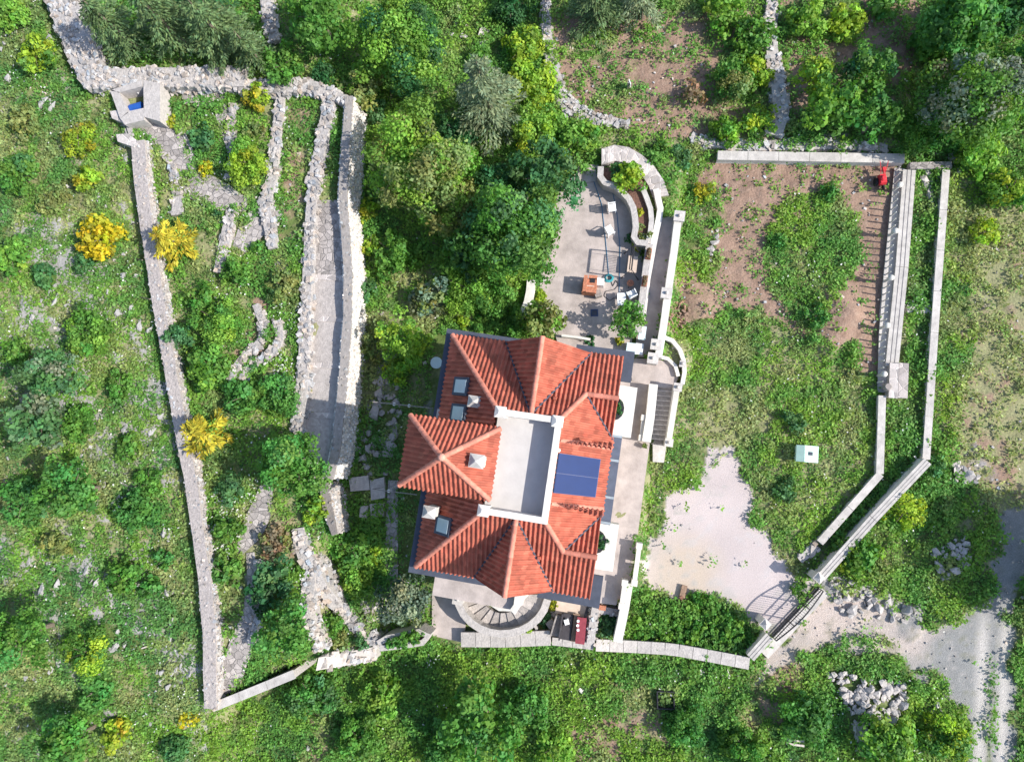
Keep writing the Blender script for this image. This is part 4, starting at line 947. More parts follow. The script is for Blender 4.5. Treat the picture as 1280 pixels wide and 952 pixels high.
# balustrades of the house terrace: stone balusters under a rail
BL = MB(); lathe(BL, (0, 0, 0), [(.09, 0), (.05, .1), (.09, .3), (.05, .5), (.08, .58)], 8)
def balus(label, pts, z):
    p = resample([np.r_[P(a, b, z+.6), z] for a, b in pts], .26); t = thing('balustrade', label, 'balustrade', p[0])
    L_ = float(np.linalg.norm(p[-1]-p[0])); k_ = max(1, int(L_/.72)); d_ = (p[-1]-p[0])/L_; ya_ = math.atan2(d_[1], d_[0])
    for i in range(k_):
        m_ = MB(); box(m_, p[0]+d_*((i+.5)/k_*L_), (L_/k_-.16, .12, .6), ya_); m_.build('panel', 'white', t)
    for q in (p[0], p[-1]):
        m_ = MB(); box(m_, q, (.34, .34, .75), _a); m_.build('pier', 'white', t)
    m_ = MB(); ribbon(m_, p+[0, 0, .6], .26, z+.6, z+.7); m_.build('rail', 'white', t)
balus('short balustrade with plant pots at the head of the white stair wall', [(805, 522), (802, 547)], 1.86)
balus('balustrade on the terrace edge above the yard', [(799, 682), (793, 728)], 1.86)
balus('balustrade with flower pots above the south planting bed', [(781, 728), (777, 757)], 1.86)
lowwall('terrace_wall', 'long white wall running from the house terrace down to the south wall', [(786, 728), (780, 765), (772, 802)], .5, 1.2, .8)
drywall('stone_wall', 'pale stone wall dividing the sitting yard from the planting bed', [(745, 758), (741, 780), (738, 806)], [.45, .5], .9, m='palestone', size=.18, smoothtop=True, batter=(.02, .02), side=.2)
drywall('stone_wall', 'white stone wall across the head of the planting bed', [(745, 760), (762, 764), (772, 766)], .4, .8, m='palestone', size=.18, smoothtop=True, batter=(.02, .02), side=.2)
# ------------------------------------------------------------------ round stair and patios south of the house
struct(slabpoly('south_patio', [(540, 730), (575, 735), (582, 775), (580, 803), (540, 794)], .75, 'concrete', .4))
struct(slabpoly('sitting_yard', [(690, 742), (744, 752), (738, 806), (686, 800)], .8, 'path', .4))
struct(slabpoly('patio_boards', [(696, 747), (735, 752), (729, 772), (694, 766)], .95, 'canvas', .3))
t = thing('round_stair', 'curved stair of radiating stone treads south of the house', 'stair', A(628, 765, .6))
cx_, cy_ = 628, 742
for i in range(11):
    a0 = 188+i*15.5; a1 = a0+15.7; z = .95+i*.075
    q = [(cx_+26*math.cos(math.radians(a)), cy_-24*math.sin(math.radians(a))) for a in (a0, (a0+a1)/2, a1)]+[(cx_+56*math.cos(math.radians(a)), cy_-50*math.sin(math.radians(a))) for a in (a1, (a0+a1)/2, a0)]
    mb = MB(); prism(mb, [P(u, v, z) for u, v in q], .1, z, (.88+.24*(i % 2),)*3); mb.build('tread', 'greystone', t)
lowwall('stair_wall', 'outer curved stone wall of the round stair', arc(628, 742, 57, 50, 180, 352, 18), .42, .9, 1.1, m='palestone', posts=((573, 748),))
lowwall('stair_wall', 'inner white curved rim of the round stair', arc(632, 742, 24, 20, 215, 360, 12), .22, 1.2, .9)
lowwall('plant_trough', 'small white trough with clipped greenery beside the balcony pier', arc(640, 740, 20, 14, 190, 350, 8), .15, 1.8, .5, cat='planter')
capwall('stone_wall', 'squared pale stone wall in front of the round stair', [(576, 799), (610, 800), (650, 799), (688, 797)], .85, .7, 'palestone', 'palestone', joint=.8)
capwall('stone_wall', 'low pale wall in front of the sitting yard', [(690, 801), (715, 805), (742, 807)], .45, .45, 'palestone', 'palestone', joint=.6)
lowwall('planter_bed', 'triangular white planter with one green shrub beside the round stair', [(652, 795), (655, 780), (668, 776), (672, 790), (668, 797)], .16, .6, .5, 'palestone', 'planter')
# ------------------------------------------------------------------ curved steps and bed north of the terrace
t = thing('curved_steps', 'curved flight of broad pale flagstone steps north of the dining terrace', 'steps', A(795, 195, 1.6))
ar = [(752, 186), (768, 181), (786, 184), (803, 194), (818, 208), (830, 226), (836, 244)]; br = [(752, 206), (768, 201), (780, 203), (792, 210), (803, 220), (811, 232), (816, 247)]
for i in range(6):
    for k in range(2):
        z = 2.5-(i*2+k)*.05; f0 = k*.5; f1 = f0+.49
        q = [tuple(np.array(ar[i])*(1-f0)+np.array(ar[i+1])*f0), tuple(np.array(ar[i])*(1-f1)+np.array(ar[i+1])*f1), tuple(np.array(br[i])*(1-f1)+np.array(br[i+1])*f1), tuple(np.array(br[i])*(1-f0)+np.array(br[i+1])*f0)]
        mb = MB(); prism(mb, [P(u, v, z) for u, v in q], .6, z, (.9+.2*k,)*3); mb.build('tread', 'flag', t)
lowwall('bed_wall', 'curved pale wall between the dining terrace and the planting bed', [(751, 208), (750, 226), (768, 232), (784, 244), (793, 262), (795, 285), (791, 302), (810, 304)], .36, ZT, .85, 'palestone')
lowwall('bed_wall', 'outer white wall of the planting bed above the ramp', [(803, 234), (813, 258), (815, 280), (810, 304)], .3, ZT, .6, 'cap')
struct(slabpoly('planting_bed', [(752, 210), (790, 208), (806, 230), (815, 262), (809, 302), (796, 300), (796, 270), (785, 245), (752, 228)], 2.35, 'soil', .6))
lowwall('terrace_wall', 'white curved wall on the left side of the dining terrace', [(664, 350), (662, 372), (655, 390), (646, 402)], .5, 1.9, .6)
lowwall('terrace_wall', 'broad white kerb between terrace and ramp with plant boxes', [(812, 305), (807, 340), (803, 375), (798, 415)], .4, ZT, .8, 'palestone')
# ------------------------------------------------------------------ gate
def gate():
    a = A(1020, 733, 0); b = A(963, 793, 0); a[2] = gz(a[0], a[1]); b[2] = a[2]
    t = thing('sliding_gate', 'black arched iron gate across the yard entrance', 'gate', a)
    fr = MB(); br = MB(); n = 26; d = (b-a)
    arch = lambda s: 1.35+.55*math.sin(math.pi*s)
    tube(fr, [a+d*s+[0, 0, arch(s)] for s in np.linspace(0, 1, 21)], .04, 6); 
    for z in (.12, .62, 1.0): tube(fr, [a+[0, 0, z], b+[0, 0, z]], .035, 6)
    for s in (0, .333, .667, 1): tube(fr, [a+d*s+[0, 0, .05], a+d*s+[0, 0, arch(s)]], .03, 6)
    fr.build('frame', 'iron', t)
    for i in range(1, n): s = i/n; tube(br, [a+d*s+[0, 0, .12], a+d*s+[0, 0, arch(s)]], .010, 5)
    for s in (.17, .5, .83):
        th = np.linspace(0, 2*np.pi, 13); dn_ = d/np.linalg.norm(d); tube(br, [a+d*s+dn_*.15*math.cos(x)+[0, 0, .81+.15*math.sin(x)] for x in th], .012, 5)
    br.build('bars', 'iron', t)
    p = [A(1031, 738, .12), A(955, 818, .12)]
    mb = MB(); ribbon(mb, p, .62, -.1, .12); struct(mb.build('gate_threshold', 'cap'))
    mb = MB(); tube(mb, [A(1022, 734, .06), A(962, 797, .06)], .035, 6); tag(mb.build('gate_rail', 'iron', loc=a), 'dark steel running rail beside the gate threshold', 'rail')
    for u, v, lb in ((1024, 722, 'white gate pillar with pyramid cap at the north end of the gate'), (957, 780, 'white gate pillar with pyramid cap at the south end of the gate')):
        g = G(u, v, 1.6); g[2] = gz(g[0], g[1]); t2 = thing('gate_pillar', lb, 'pillar', g); mb = MB(); box(mb, g-[0, 0, .2], (.4, .4, 1.75), .8); mb.build('shaft', 'white', t2)
        mb = MB(); box(mb, g+[0, 0, 1.553], (.5, .5, .07), .8); box(mb, g+[0, 0, 1.626], (.44, .44, .18), .8, taper=.15); mb.build('cap', 'cap', t2)
gate()
# ------------------------------------------------------------------ terrace furniture
def chair(u, v, yaw, label, z=ZT):
    g = np.r_[P(u, v, z+.4), z]; t = thing('plastic_chair', label, 'chair', g)
    mb = MB(); box(mb, g+[0, 0, .42], (.46, .46, .04), 0); mb.build('seat', 'plastic', t)
    mb = MB()
    for k in range(5): box(mb, g+[-.22, -.19+k*.095, .46], (.03, .075, .44), 0)
    box(mb, g+[-.22, 0, .86], (.035, .46, .06), 0); mb.build('backrest', 'plastic', t)
    for s in (-1, 1):
        mb = MB(); box(mb, g+[0, s*.25, .62], (.46, .05, .03)); box(mb, g+[.2, s*.25, .4], (.04, .04, .22)); mb.build('armrest', 'plastic', t)
        for e in (-1, 1):
            mb = MB(); box(mb, g+[e*.2, s*.2, 0], (.045, .045, .42)); mb.build('leg', 'plastic', t)
    t.rotation_euler.z = yaw; return t
chair(765, 260, .1, 'white plastic chair nearest the curved bed wall'); chair(762, 289, .5, 'white plastic chair in the middle of the terrace beside the washing lines')
chair(790, 368, 2.0, 'white plastic chair beside the round terrace tree')
def stool_table(u, v, label):
    g = np.r_[P(u, v, ZT+.5), ZT]; t = thing('small_table', label, 'table', g)
    mb = MB(); box(mb, g+[0, 0, .5], (.5, .75, .04)); mb.build('table_top', 'plastic', t)
    for s in (-1, 1):
        for e in (-1, 1): mb = MB(); box(mb, g+[s*.2, e*.32, 0], (.04, .04, .5)); mb.build('leg', 'plastic', t)
stool_table(777, 374, 'low white plastic table half hidden under the terrace tree')
# brick barbecue
g = np.r_[P(740, 357, ZT+.5), ZT]; t = thing('brick_barbecue', 'square red brick barbecue with white worktop on the terrace', 'barbecue', g); ya = -.12
ca, sa = math.cos(ya), math.sin(ya)
def off(x, y, z): return g+[x*ca-y*sa, x*sa+y*ca, z]
mb = MB()
box(mb, off(-.14, -.1, 0), (.86, .82, .85), ya); box(mb, off(-.4, 0, .853), (.22, .98, .14), ya); box(mb, off(-.05, -.42, .853), (.5, .2, .12), ya); box(mb, off(.02, .44, 0), (.5, .18, .95), ya)
mb.build('brick_body', 'brick', t)
mb = MB(); box(mb, off(.02, .22, .86), (.28, .26, .03), ya); mb.build('fire_grate', 'iron', t)
mb = MB(); box(mb, off(.48, .22, 0), (.42, .42, .80), ya); mb.build('worktop', 'plastic', t)
mb = MB(); box(mb, off(.40, -.42, 0), (.4, .4, .55), ya+.4); mb.build('ash_box', 'greywood', t)
mb = MB(); box(mb, off(-.12, -.12, .853), (.5, .05, .05), ya); mb.build('poker', 'canvas', t)
# garden swing seat
g = np.r_[P(789, 333, ZT), ZT]; ya = -.13; ca, sa = math.cos(ya), math.sin(ya)
t = thing('swing_seat', 'metal framed garden swing with beige seat beside the terrace kerb', 'swing', off(0, 0, 0))
for s in (-1, 1):
    mb = MB(); tube(mb, [off(-.5, s*.75, 0), off(0, s*.72, 2.05), off(.5, s*.78, 0)], .035, 6); mb.build('side_frame', 'iron', t)
mb = MB(); tube(mb, [off(0, -.72, 2.05), off(0, .72, 2.05)], .04, 6); tube(mb, [off(-.12, -.72, 1.9), off(-.12, .72, 1.9)], .03, 6); mb.build('top_bar', 'iron', t)
mb = MB(); box(mb, off(.05, 0, .45), (.55, 1.0, .08), ya); mb.build('seat', 'canvas', t)
mb = MB()
for k in range(11): box(mb, off(-.3, -.5+k*.1, .5), (.03, .03, .55), ya)
box(mb, off(-.3, 0, 1.05), (.04, 1.1, .04), ya); mb.build('backrest', 'iron', t)
mb = MB()
for s in (-1, 1): tube(mb, [off(0, s*.5, 2.02), off(.05, s*.5, .5)], .01, 5)
mb.build('hangers', 'iron', t)
# round stool, drain, hose, pots, washing lines
g = np.r_[P(788, 354, ZT+.4), ZT]; t = thing('round_stool', 'small round dark stool by the swing seat', 'stool', g)
mb = MB(); lathe(mb, g, [(.20, .4), (.21, .45), (.02, .47)], 14); mb.build('seat', 'brick', t)
for k in range(3): mb = MB(); a_ = k*2.1; tube(mb, [g+[.1*math.cos(a_), .1*math.sin(a_), .42], g+[.22*math.cos(a_), .22*math.sin(a_), 0]], .02, 6); mb.build('leg', 'iron', t)
g = np.r_[P(743, 391, ZT), ZT+.003]; t = thing('drain_cover', 'square grey drain cover in the shade of the terrace tree', 'drain', g)
mb = MB()
for s in (-1, 1): box(mb, g+[s*.19, 0, 0], (.06, .44, .03)); box(mb, g+[0, s*.19, 0], (.318, .06, .03))
mb.build('frame', 'alu', t); mb = MB(); box(mb, g, (.318, .318, .015)); mb.build('grate', 'slate', t)
mb = MB(); pts = []; q = np.r_[P(761, 348, ZT), ZT+.05]
for i in range(60): a_ = i*.5; pts.append(q+[(.30-.002*i)*math.cos(a_), (.26-.002*i)*math.sin(a_), .0025*i])
tube(mb, pts, .022, 6); tag(mb.build('garden_hose', 'teal', loc=q), 'coiled teal garden hose between barbecue and swing', 'hose')
mb = MB(); pts = resample([np.r_[P(a, b, ZT), ZT+.03] for a, b in [(764, 352), (766, 358), (770, 350), (773, 356), (768, 362), (757, 364), (755, 370), (762, 376), (768, 372)]], .1); tube(mb, pts, .016, 5); tag(mb.build('garden_hose', 'rubber', loc=pts[0]), 'loose dark garden hose snaking over the terrace', 'hose')
for pts, lb in (([(742, 226), (752, 255), (757, 300), (761, 345)], 'long thin blue hose from the coil up to the bed wall, left of two'), ([(764, 232), (771, 265), (775, 310), (774, 365)], 'long thin blue hose from the bed wall to the terrace tree, right of two')):
    p = resample([np.r_[P(a, b, ZT), ZT+.025] for a, b in pts], .3)
    mb = MB(); tube(mb, p, .022, 5, (.6, .5, .8)); tag(mb.build('garden_hose', 'teal', loc=p[0]), lb, 'hose')
PG = np.random.default_rng(50)
def pot(u, v, z, label, r=.16, pal='fresh', m='terra', plant_=True, group=None, parent_z=None):
    g = np.r_[P(u, v, z+.3), z]; t = thing('plant_pot', label, 'plant pot', g, group)
    mb = MB(); lathe(mb, g, [(r*.7, 0), (r, r*1.7), (r*1.1, r*1.75), (r*.95, r*1.75), (r*.9, r*1.5)], 12); mb.build('pot', m, t)
    mb = MB(); crown_broad(mb, g+[0, 0, r*2.1], r*1.35, r*.9, pal, PG, .09, .9); mb.build('plant', 'leaf', t)
pot(683, 322, ZT, 'terracotta pot in the middle of the left terrace edge', .14, 'olive'); pot(687, 331, ZT, 'terracotta pot at the south end of the left terrace pots', .13, 'mid'); pot(679, 336, ZT, 'terracotta pot under the edge of the dark tree', .15, 'fresh')
pot(695, 286, ZT, 'black pot at the north end of the left terrace edge', .13, 'dark', 'rubber')
pot(803, 296, ZT+.1, 'white square pot with leafy shrub at the corner of the planting bed', .2, 'olive', 'plastic')
pot(812, 294, 2.35, 'white pot beside the planting bed wall', .17, 'olive', 'plastic')
pot(852, 447, 1.2, 'white pot in the bastion pit', .2, 'dark', 'plastic'); pot(791, 443, 2.0, 'small iron pot beside the pale square slab', .14, 'dark', 'iron')
pot(808, 525, 1.86, 'pot on the terrace beside the stair balustrade', .13, 'olive', 'greywood'); pot(806, 557, 1.86, 'pot in the corner at the foot of the white stair wall', .13, 'olive', 'greywood')
pot(776, 752, 1.86, 'terracotta flower pot at the south end of the balustrade', .15, 'olive', 'terra')
def pbox(u, v, yaw, L_, z, label, pal='olive', m='terra'):
    g = np.r_[P(u, v, z+.2), z]; t = thing('planter_box', label, 'planter', g); mb = MB()
    ca, sa = math.cos(yaw), math.sin(yaw)
    for s in (-1, 1):
        box(mb, g+[-sa*s*.13, ca*s*.13, 0], (L_, .04, .26), yaw); box(mb, g+[ca*s*(L_/2-.02), sa*s*(L_/2-.02), 0], (.04, .216, .26), yaw)
    box(mb, g, (L_-.084, .216, .2), yaw, (.35, .3, .3)); mb.build('trough', m, t)
    mb = MB()
    for k in (-1, 0, 1): crown_broad(mb, g+[ca*k*L_*.3, sa*k*L_*.3, .27], .13, .1, pal, PG, .08, .8)
    mb.build('plants', 'leaf', t)
pbox(684, 302, 1.55, .85, ZT, 'long terracotta planter box on the left terrace edge', 'brown'); pbox(811, 317, 1.4, .6, ZT+.85, 'terracotta planter box on the broad white kerb, north of two', 'brown'); pbox(806, 351, 1.4, .6, ZT+.85, 'terracotta planter box on the broad white kerb, south of two', 'brown')
g = np.r_[P(677, 349, ZT+.2), ZT]; mb = MB(); box(mb, g, (.38, .34, .3), .3, taper=.7); ball(mb, g+[0, 0, .3], .12); tag(mb.build('sack', 'plastic', loc=g), 'white sack at the left edge of the terrace', 'sack')
def plate(u, v, w, d, z, label, m='paleblue'):
    g = np.r_[P(u, v, z), z]; t = thing('side_table', label, 'table', g-[0, 0, .45]); mb = MB(); box(mb, g-[0, 0, .04], (w, d, .04), _a); mb.build('table_top', m, t)
    for s in (-1, 1):
        for e in (-1, 1): mb = MB(); box(mb, g+[s*w*.4, e*d*.4, -.6], (.04, .04, .555)); mb.build('leg', m, t)
plate(789, 435, .55, .62, 2.6, 'pale blue square table beside the landing'); plate(799, 436, .45, .65, 2.55, 'white square table touching the pale blue one', 'plastic'); plate(803, 416, .4, .8, 2.6, 'pale narrow table under the round terrace tree')
lowwall('house_kerb', 'short white kerb behind the house north of the gable', [(702, 419), (720, 421), (738, 424)], .14, ZT, .5)
# ------------------------------------------------------------------ things of the sitting yard
def bench(u, v, L_, D_, yaw, z, label, m, back=True, name='bench'):
    g = np.r_[P(u, v, z+.4), z]; t = thing(name, label, 'bench', g); mb = MB(); box(mb, g+[0, 0, .36], (D_, L_, .07)); mb.build('seat', m, t)
    if back: mb = MB(); box(mb, g+[-D_/2-.05, 0, .2], (.09, L_, .6)); mb.build('backrest', m, t)
    for s in (-1, 1):
        for e in (-1, 1): mb = MB(); box(mb, g+[s*D_*.4, e*L_*.42, 0], (.06, .06, .358)); mb.build('leg', 'greywood', t)
    t.rotation_euler.z = yaw; return t
bench(698, 782, 1.2, .45, -.3, .8, 'grey wooden bench on the left of the sitting yard', 'greywood')
bench(709, 783, 1.5, .62, -.15, .8, 'dark cushioned bench in the middle of the sitting yard', 'dark')
bench(719, 784, 1.6, .4, -.12, .8, 'grey plank bench left of the red table', 'wood', False)
g = np.r_[P(726, 788, 1.55), .8]; t = thing('garden_table', 'long table under a dark red cloth in the sitting yard', 'table', g)
mb = MB(); box(mb, g+[0, 0, .68], (.52, 1.5, .06), -.1); box(mb, g+[.27, 0, .45], (.02, 1.5, .28), -.1); mb.build('tablecloth', 'red', t)
for s in (-1, 1):
    for e in (-1, 1): mb = MB(); box(mb, g+[s*.18, e*.6, 0], (.06, .06, .678)); mb.build('leg', 'greywood', t)
for k, (x, y, lb) in enumerate(((-.14, .55, 'north'), (-.17, .3, 'middle'), (-.15, .05, 'south'))):
    mb = MB(); lathe(mb, g+[x, y, .745], [(.03, 0), (.07, .01), (.085, .05), (.075, .05), (.03, .02)], 12); tag(mb.build('bowl', 'plastic', loc=g+[x, y, .745]), f'white bowl on the red tablecloth, {lb} of three', 'bowl', 'bowls on the red table')
g = np.r_[P(708, 777, 1.3), .8+.435]; mb = MB(); box(mb, g, (.3, .36, .12), .3, taper=.8); tag(mb.build('cushion', 'plastic', loc=g), 'white cushion on the dark cushioned bench', 'cushion')
g = np.r_[P(689, 778, .8), .8]; mb = MB(); box(mb, g, (.55, .5, .4), .6, taper=.85); tag(mb.build('storage_crate', 'greywood', loc=g), 'grey crate at the left end of the sitting yard', 'crate')
g = np.r_[P(753, 760, 1.9), 1.55]; mb = MB(); box(mb, g, (.42, .3, .25), _a, taper=.9); tag(mb.build('brick_block', 'brick', loc=g), 'red brick block on the wall at the head of the planting bed', 'brick')
g = np.r_[P(545, 453, 2.6), 1.8]; t = thing('round_table', 'round grey garden table in the shade of the northwest eaves', 'table', g)
mb = MB(); lathe(mb, g, [(.36, .7), (.36, .74), (.02, .745)], 20); mb.build('table_top', 'paleblue', t); mb = MB(); tube(mb, [g, g+[0, 0, .7]], .04, 8); lathe(mb, g, [(.22, 0), (.2, .03)], 12); mb.build('leg', 'iron', t)
# poles for the lights between wall and house
for a, b, lb, n_ in (((466, 502), (541, 510), 'thin light pole reaching from the retaining wall to the north wing', 2), ((466, 611), (521, 618), 'thin light pole reaching from the stone slabs to the tower', 1)):
    z = 4.2; p0, p1 = A(*a, z), A(*b, z); t = thing('light_pole', lb, 'light pole', p0)
    mb = MB(); tube(mb, [p0-[0, 0, 2.6], p0, p1], .03, 6); mb.build('arm', 'greywood', t)
    for k in range(n_): mb = MB(); q = p0+(p1-p0)*(.35+.25*k); lathe(mb, q-[0, 0, .1], [(.05, .1), (.10, 0), (.06, -.05)], 10); mb.build('lamp', 'plastic', t)
# ------------------------------------------------------------------ garden machines and boxes
g = G(1099, 227); t = thing('garden_tiller', 'red two wheeled garden tiller beside the picket wall', 'tiller', g)
mb = MB(); box(mb, g+[0, -.05, .35], (.42, .65, .32), .1, taper=.8); lathe(mb, g+[-.02, -.05, .67], [(.17, 0), (.17, .08), (.1, .14)], 14); mb.build('engine_cover', 'redpaint', t)
mb = MB(); box(mb, g+[.04, .5, .62], (.16, .22, .16), .2); tube(mb, [g+[.05, .2, .55], g+[.06, .45, .7]], .035, 8); mb.build('control_box', 'redpaint', t)
for s in (-1, 1):
    mb = MB(); tube(mb, [g+[s*.12, .25, .6], g+[s*.2, .75, .85], g+[s*.24, .95, .88]], .02, 6); mb.build('handle', 'redpaint', t)
    mb = MB(); tube(mb, [g+[s*.24, -.1, .25], g+[s*.36, -.1, .25]], .25, 16); mb.build('wheel', 'rubber', t)
mb = MB(); tube(mb, [g+[-.25, -.1, .25], g+[.25, -.1, .25]], .04, 8); box(mb, g+[.1, -.5, .2], (.1, .3, .2)); mb.build('chassis', 'iron', t)
g = G(1009, 567, .9); g[2] -= .9; t = thing('utility_cabinet', 'pale green cabinet with sloping lid in the garden grass', 'cabinet', g); ya = -.08; ca, sa = math.cos(ya), math.sin(ya)
mb = MB(); box(mb, g-[0, 0, .1], (1.05, .85, .95), ya); mb.build('cabinet_body', 'utility', t)
mb = MB(); prof = [(-.62, .85), (.62, .85), (.62, .93), (-.2, 1.12), (-.62, .93)]; v = [off(x, y, z) for y in (-.48, .48) for x, z in prof]; mb.add(v, [[4, 3, 2, 1, 0], [5, 6, 7, 8, 9], [0, 1, 6, 5], [1, 2, 7, 6], [2, 3, 8, 7], [3, 4, 9, 8], [4, 0, 5, 9]]); mb.build('lid', 'utility', t)
mb = MB(); box(mb, off(.15, .02, 1.05), (.2, .2, .07), ya); mb.build('vent', 'slate', t)
g = G(832, 874, .25); g[2] -= .25; t = thing('metal_frame', 'dark open metal frame lying in the weeds south of the wall', 'frame', g); mb = MB()
for s in (-1, 1): box(mb, g+[s*.48, 0, .1], (.07, 1.0, .3)); box(mb, g+[0, s*.48, .1], (.886, .07, .3))
mb.build('rim', 'iron', t); mb = MB(); box(mb, g+[0, 0, .05], (.88, .88, .06)); mb.build('floor_panel', 'rubber', t)
g = G(993, 921, .2); t = thing('wooden_pallet', 'bleached wooden pallet half buried in the green scrub', 'pallet', g); mb = MB()
for k in range(4): box(mb, g+[0, -.36+k*.24, .1], (1.0, .11, .03), -.1, (1.9, 1.9, 1.9))
mb.build('boards', 'greywood', t)
mb = MB()
for k in range(3): box(mb, g+[-.4+k*.4, 0, 0], (.08, .8, .097), -.1)
mb.build('bearers', 'greywood', t)
g = G(852, 750, .1); t = thing('timber_pile', 'weathered brown planks lying on the south edge of the yard', 'planks', g); mb = MB(); box(mb, g+[.05, .3, 0], (.32, 1.2, .12), -.25); mb.build('plank', 'wood', t); mb = MB(); box(mb, g+[-.15, -.5, .02], (.25, 1.4, .1), -.3, (1.3, 1.2, 1.1)); mb.build('plank', 'wood', t); mb = MB(); box(mb, g+[.1, -.1, .125], (.2, .8, .06), .4, (.8, .6, .6)); mb.build('plank', 'wood', t)
g = G(785, 111); t = thing('marker_post', 'short post with white board in the brown northern field', 'post', g); mb = MB(); box(mb, g-[0, 0, .2], (.12, .12, 1.0)); mb.build('stake', 'greywood', t); mb = MB(); box(mb, g+[.08, 0, .45], (.05, .35, .4), .3); mb.build('board', 'plastic', t)
for u, v, x2, y2, lb in ((163, 279, 172, 279, 'northern wooden stake leaning on the boundary wall left of the golden cypress'), (167, 323, 178, 325, 'middle wooden stake leaning on the boundary wall below the golden cypress'), (170, 370, 187, 374, 'southern wooden stake leaning on the boundary wall')):
    a, b = G(u, v), G(x2, y2, .95); mb = MB(); tube(mb, [a-[0, 0, .1], b], .035, 6); tag(mb.build('stake', 'bark', loc=a), lb, 'stake')
# ------------------------------------------------------------------ rocks and logs: one mesh each, copied
KR = np.random.default_rng(77)
def rockmesh(seed, flat=.7):
    rg = np.random.default_rng(seed); v = rg.normal(0, 1, (15, 3)); v /= np.linalg.norm(v, axis=1)[:, None]; v *= rg.uniform(.40, .57, (15, 1)); v[:, 2] *= flat
    b = bmesh.new(); vs = [b.verts.new(q) for q in v]; bmesh.ops.convex_hull(b, input=vs)
    for q in [q for q in b.verts if not q.link_faces]: b.verts.remove(q)
    b.verts.index_update(); mb = MB(); mb.add([tuple(q.co) for q in b.verts], [[q.index for q in f.verts] for f in b.faces]); b.free()
    return mb
rock0 = []
def rocks(spots, label, cat, group, m, smin, smax, name='boulder', sink=.2, h=0, along=None):
    protos = []; sx, sy = (1, 1) if along is None else (.72, 1.3)
    for i, (u, v) in enumerate(spots):
        s = KR.uniform(smin, smax)*(1.5 if KR.uniform() < .12 else 1); g = G(u, v, s*.2+h)
        if len(protos) < 5:
            o = rockmesh(100+len(protos)+int(smin*1000)).build(name, m); protos.append(o); tag(o, label, cat, group)
        else: o = protos[i % 5].copy(); COL.objects.link(o)
        o.location = (g[0], g[1], g[2]-s*.2+s*(.32-sink)); o.rotation_euler = (KR.normal(0, .35), KR.normal(0, .35), KR.uniform(0, 6.3) if along is None else along+KR.normal(0, .25)); o.scale = (s*sx*KR.uniform(.7, 1.3), s*sy*KR.uniform(.7, 1.3), s*KR.uniform(.6, 1))
def blob(n, poly, pad=0):
    p = np.array(poly, float); out = []
    while len(out) < n:
        u, v = KR.uniform(p[:, 0].min(), p[:, 0].max()), KR.uniform(p[:, 1].min(), p[:, 1].max())
        if inpoly(np.array([u]), np.array([v]), poly)[0]: out.append((u, v))
    return out
PILE = [(1032, 843), (1050, 835), (1075, 850), (1105, 848), (1130, 855), (1135, 872), (1115, 905), (1095, 932), (1068, 935), (1062, 900), (1052, 870)]
rocks(blob(200, PILE), 'pale broken boulder in the rubble heap south of the track', 'boulder', 'boulders in the rubble heap', 'palestone', .2, .52, sink=.0)
rocks(blob(70, [(1030, 724), (1070, 725), (1100, 745), (1150, 762), (1145, 778), (1090, 770), (1050, 765)]), 'pale boulder along the north edge of the stony track', 'boulder', 'boulders along the track edge', 'palestone', .18, .6, sink=0)
rocks(blob(26, [(1190, 575), (1222, 580), (1225, 600), (1195, 608)]), 'white stone in the small cairn at the meadow edge', 'stone', 'stones of the meadow cairn', 'palestone', .2, .5, name='stone')
rocks(blob(60, [(1165, 690), (1205, 665), (1215, 715), (1180, 730)]), 'white stone scattered in the grass beside the shaded road', 'stone', 'stones beside the shaded road', 'palestone', .2, .55, sink=0, name='stone')
rocks([(897, 288), (895, 296), (893, 303), (891, 310), (889, 318), (888, 325), (896, 300), (888, 313)], 'upright white stone in the short row in the bare garden', 'stone', 'row of white stones in the garden', 'palestone', .28, .5, sink=0, name='stone')
rocks([(727, 863)], 'single white block in the weeds below the round stair wall', 'stone', None, 'white', .4, .45, name='stone'); rocks([(876, 840)], 'small white block in the weeds just south of the long pale wall', 'stone', None, 'white', .35, .4, name='stone'); rocks([(909, 843)], 'larger white block below the south east wall corner', 'stone', None, 'white', .5, .6, name='stone')
OUT = [(55, 128), (62, 130), (48, 125), (20, 40), (10, 100), (110, 375), (70, 372), (62, 368), (85, 385), (135, 372), (148, 390), (5, 420), (42, 398), (75, 405), (110, 560), (104, 568), (100, 582), (122, 590), (157, 540), (8, 565), (38, 625), (148, 635), (143, 628), (50, 690), (60, 705), (95, 690), (75, 712), (55, 736), (68, 742), (130, 760), (158, 780), (152, 795), (145, 805), (35, 845), (50, 838), (30, 855), (72, 830), (85, 838), (25, 905), (200, 850), (210, 858), (205, 845), (220, 855), (228, 830), (225, 805), (200, 770), (215, 775), (210, 740), (205, 668), (213, 665), (110, 895), (98, 900), (180, 880), (190, 900), (170, 345), (165, 385), (175, 400), (130, 265), (125, 250), (85, 270), (178, 520), (190, 540), (200, 560), (60, 60), (5, 55), (240, 868), (112, 716), (120, 725), (160, 690)]
OUT = OUT+[(a+KR.normal(0, 6), b+KR.normal(0, 8)) for _ in range(2) for a, b in OUT]
rocks(OUT, 'grey limestone rock poking out of the hillside scrub left of the boundary wall', 'rock', 'limestone rocks on the wild hillside', 'rock', .18, .55, name='rock', sink=.06, along=-.45)
rocks(blob(40, [(458, 470), (495, 465), (510, 520), (460, 520)])+blob(40, [(448, 525), (500, 525), (490, 600), (440, 590)]), 'grey stone in the rubble slope below the tall retaining wall', 'stone', 'stones on the rubble slope', 'stone', .2, .7, name='stone')
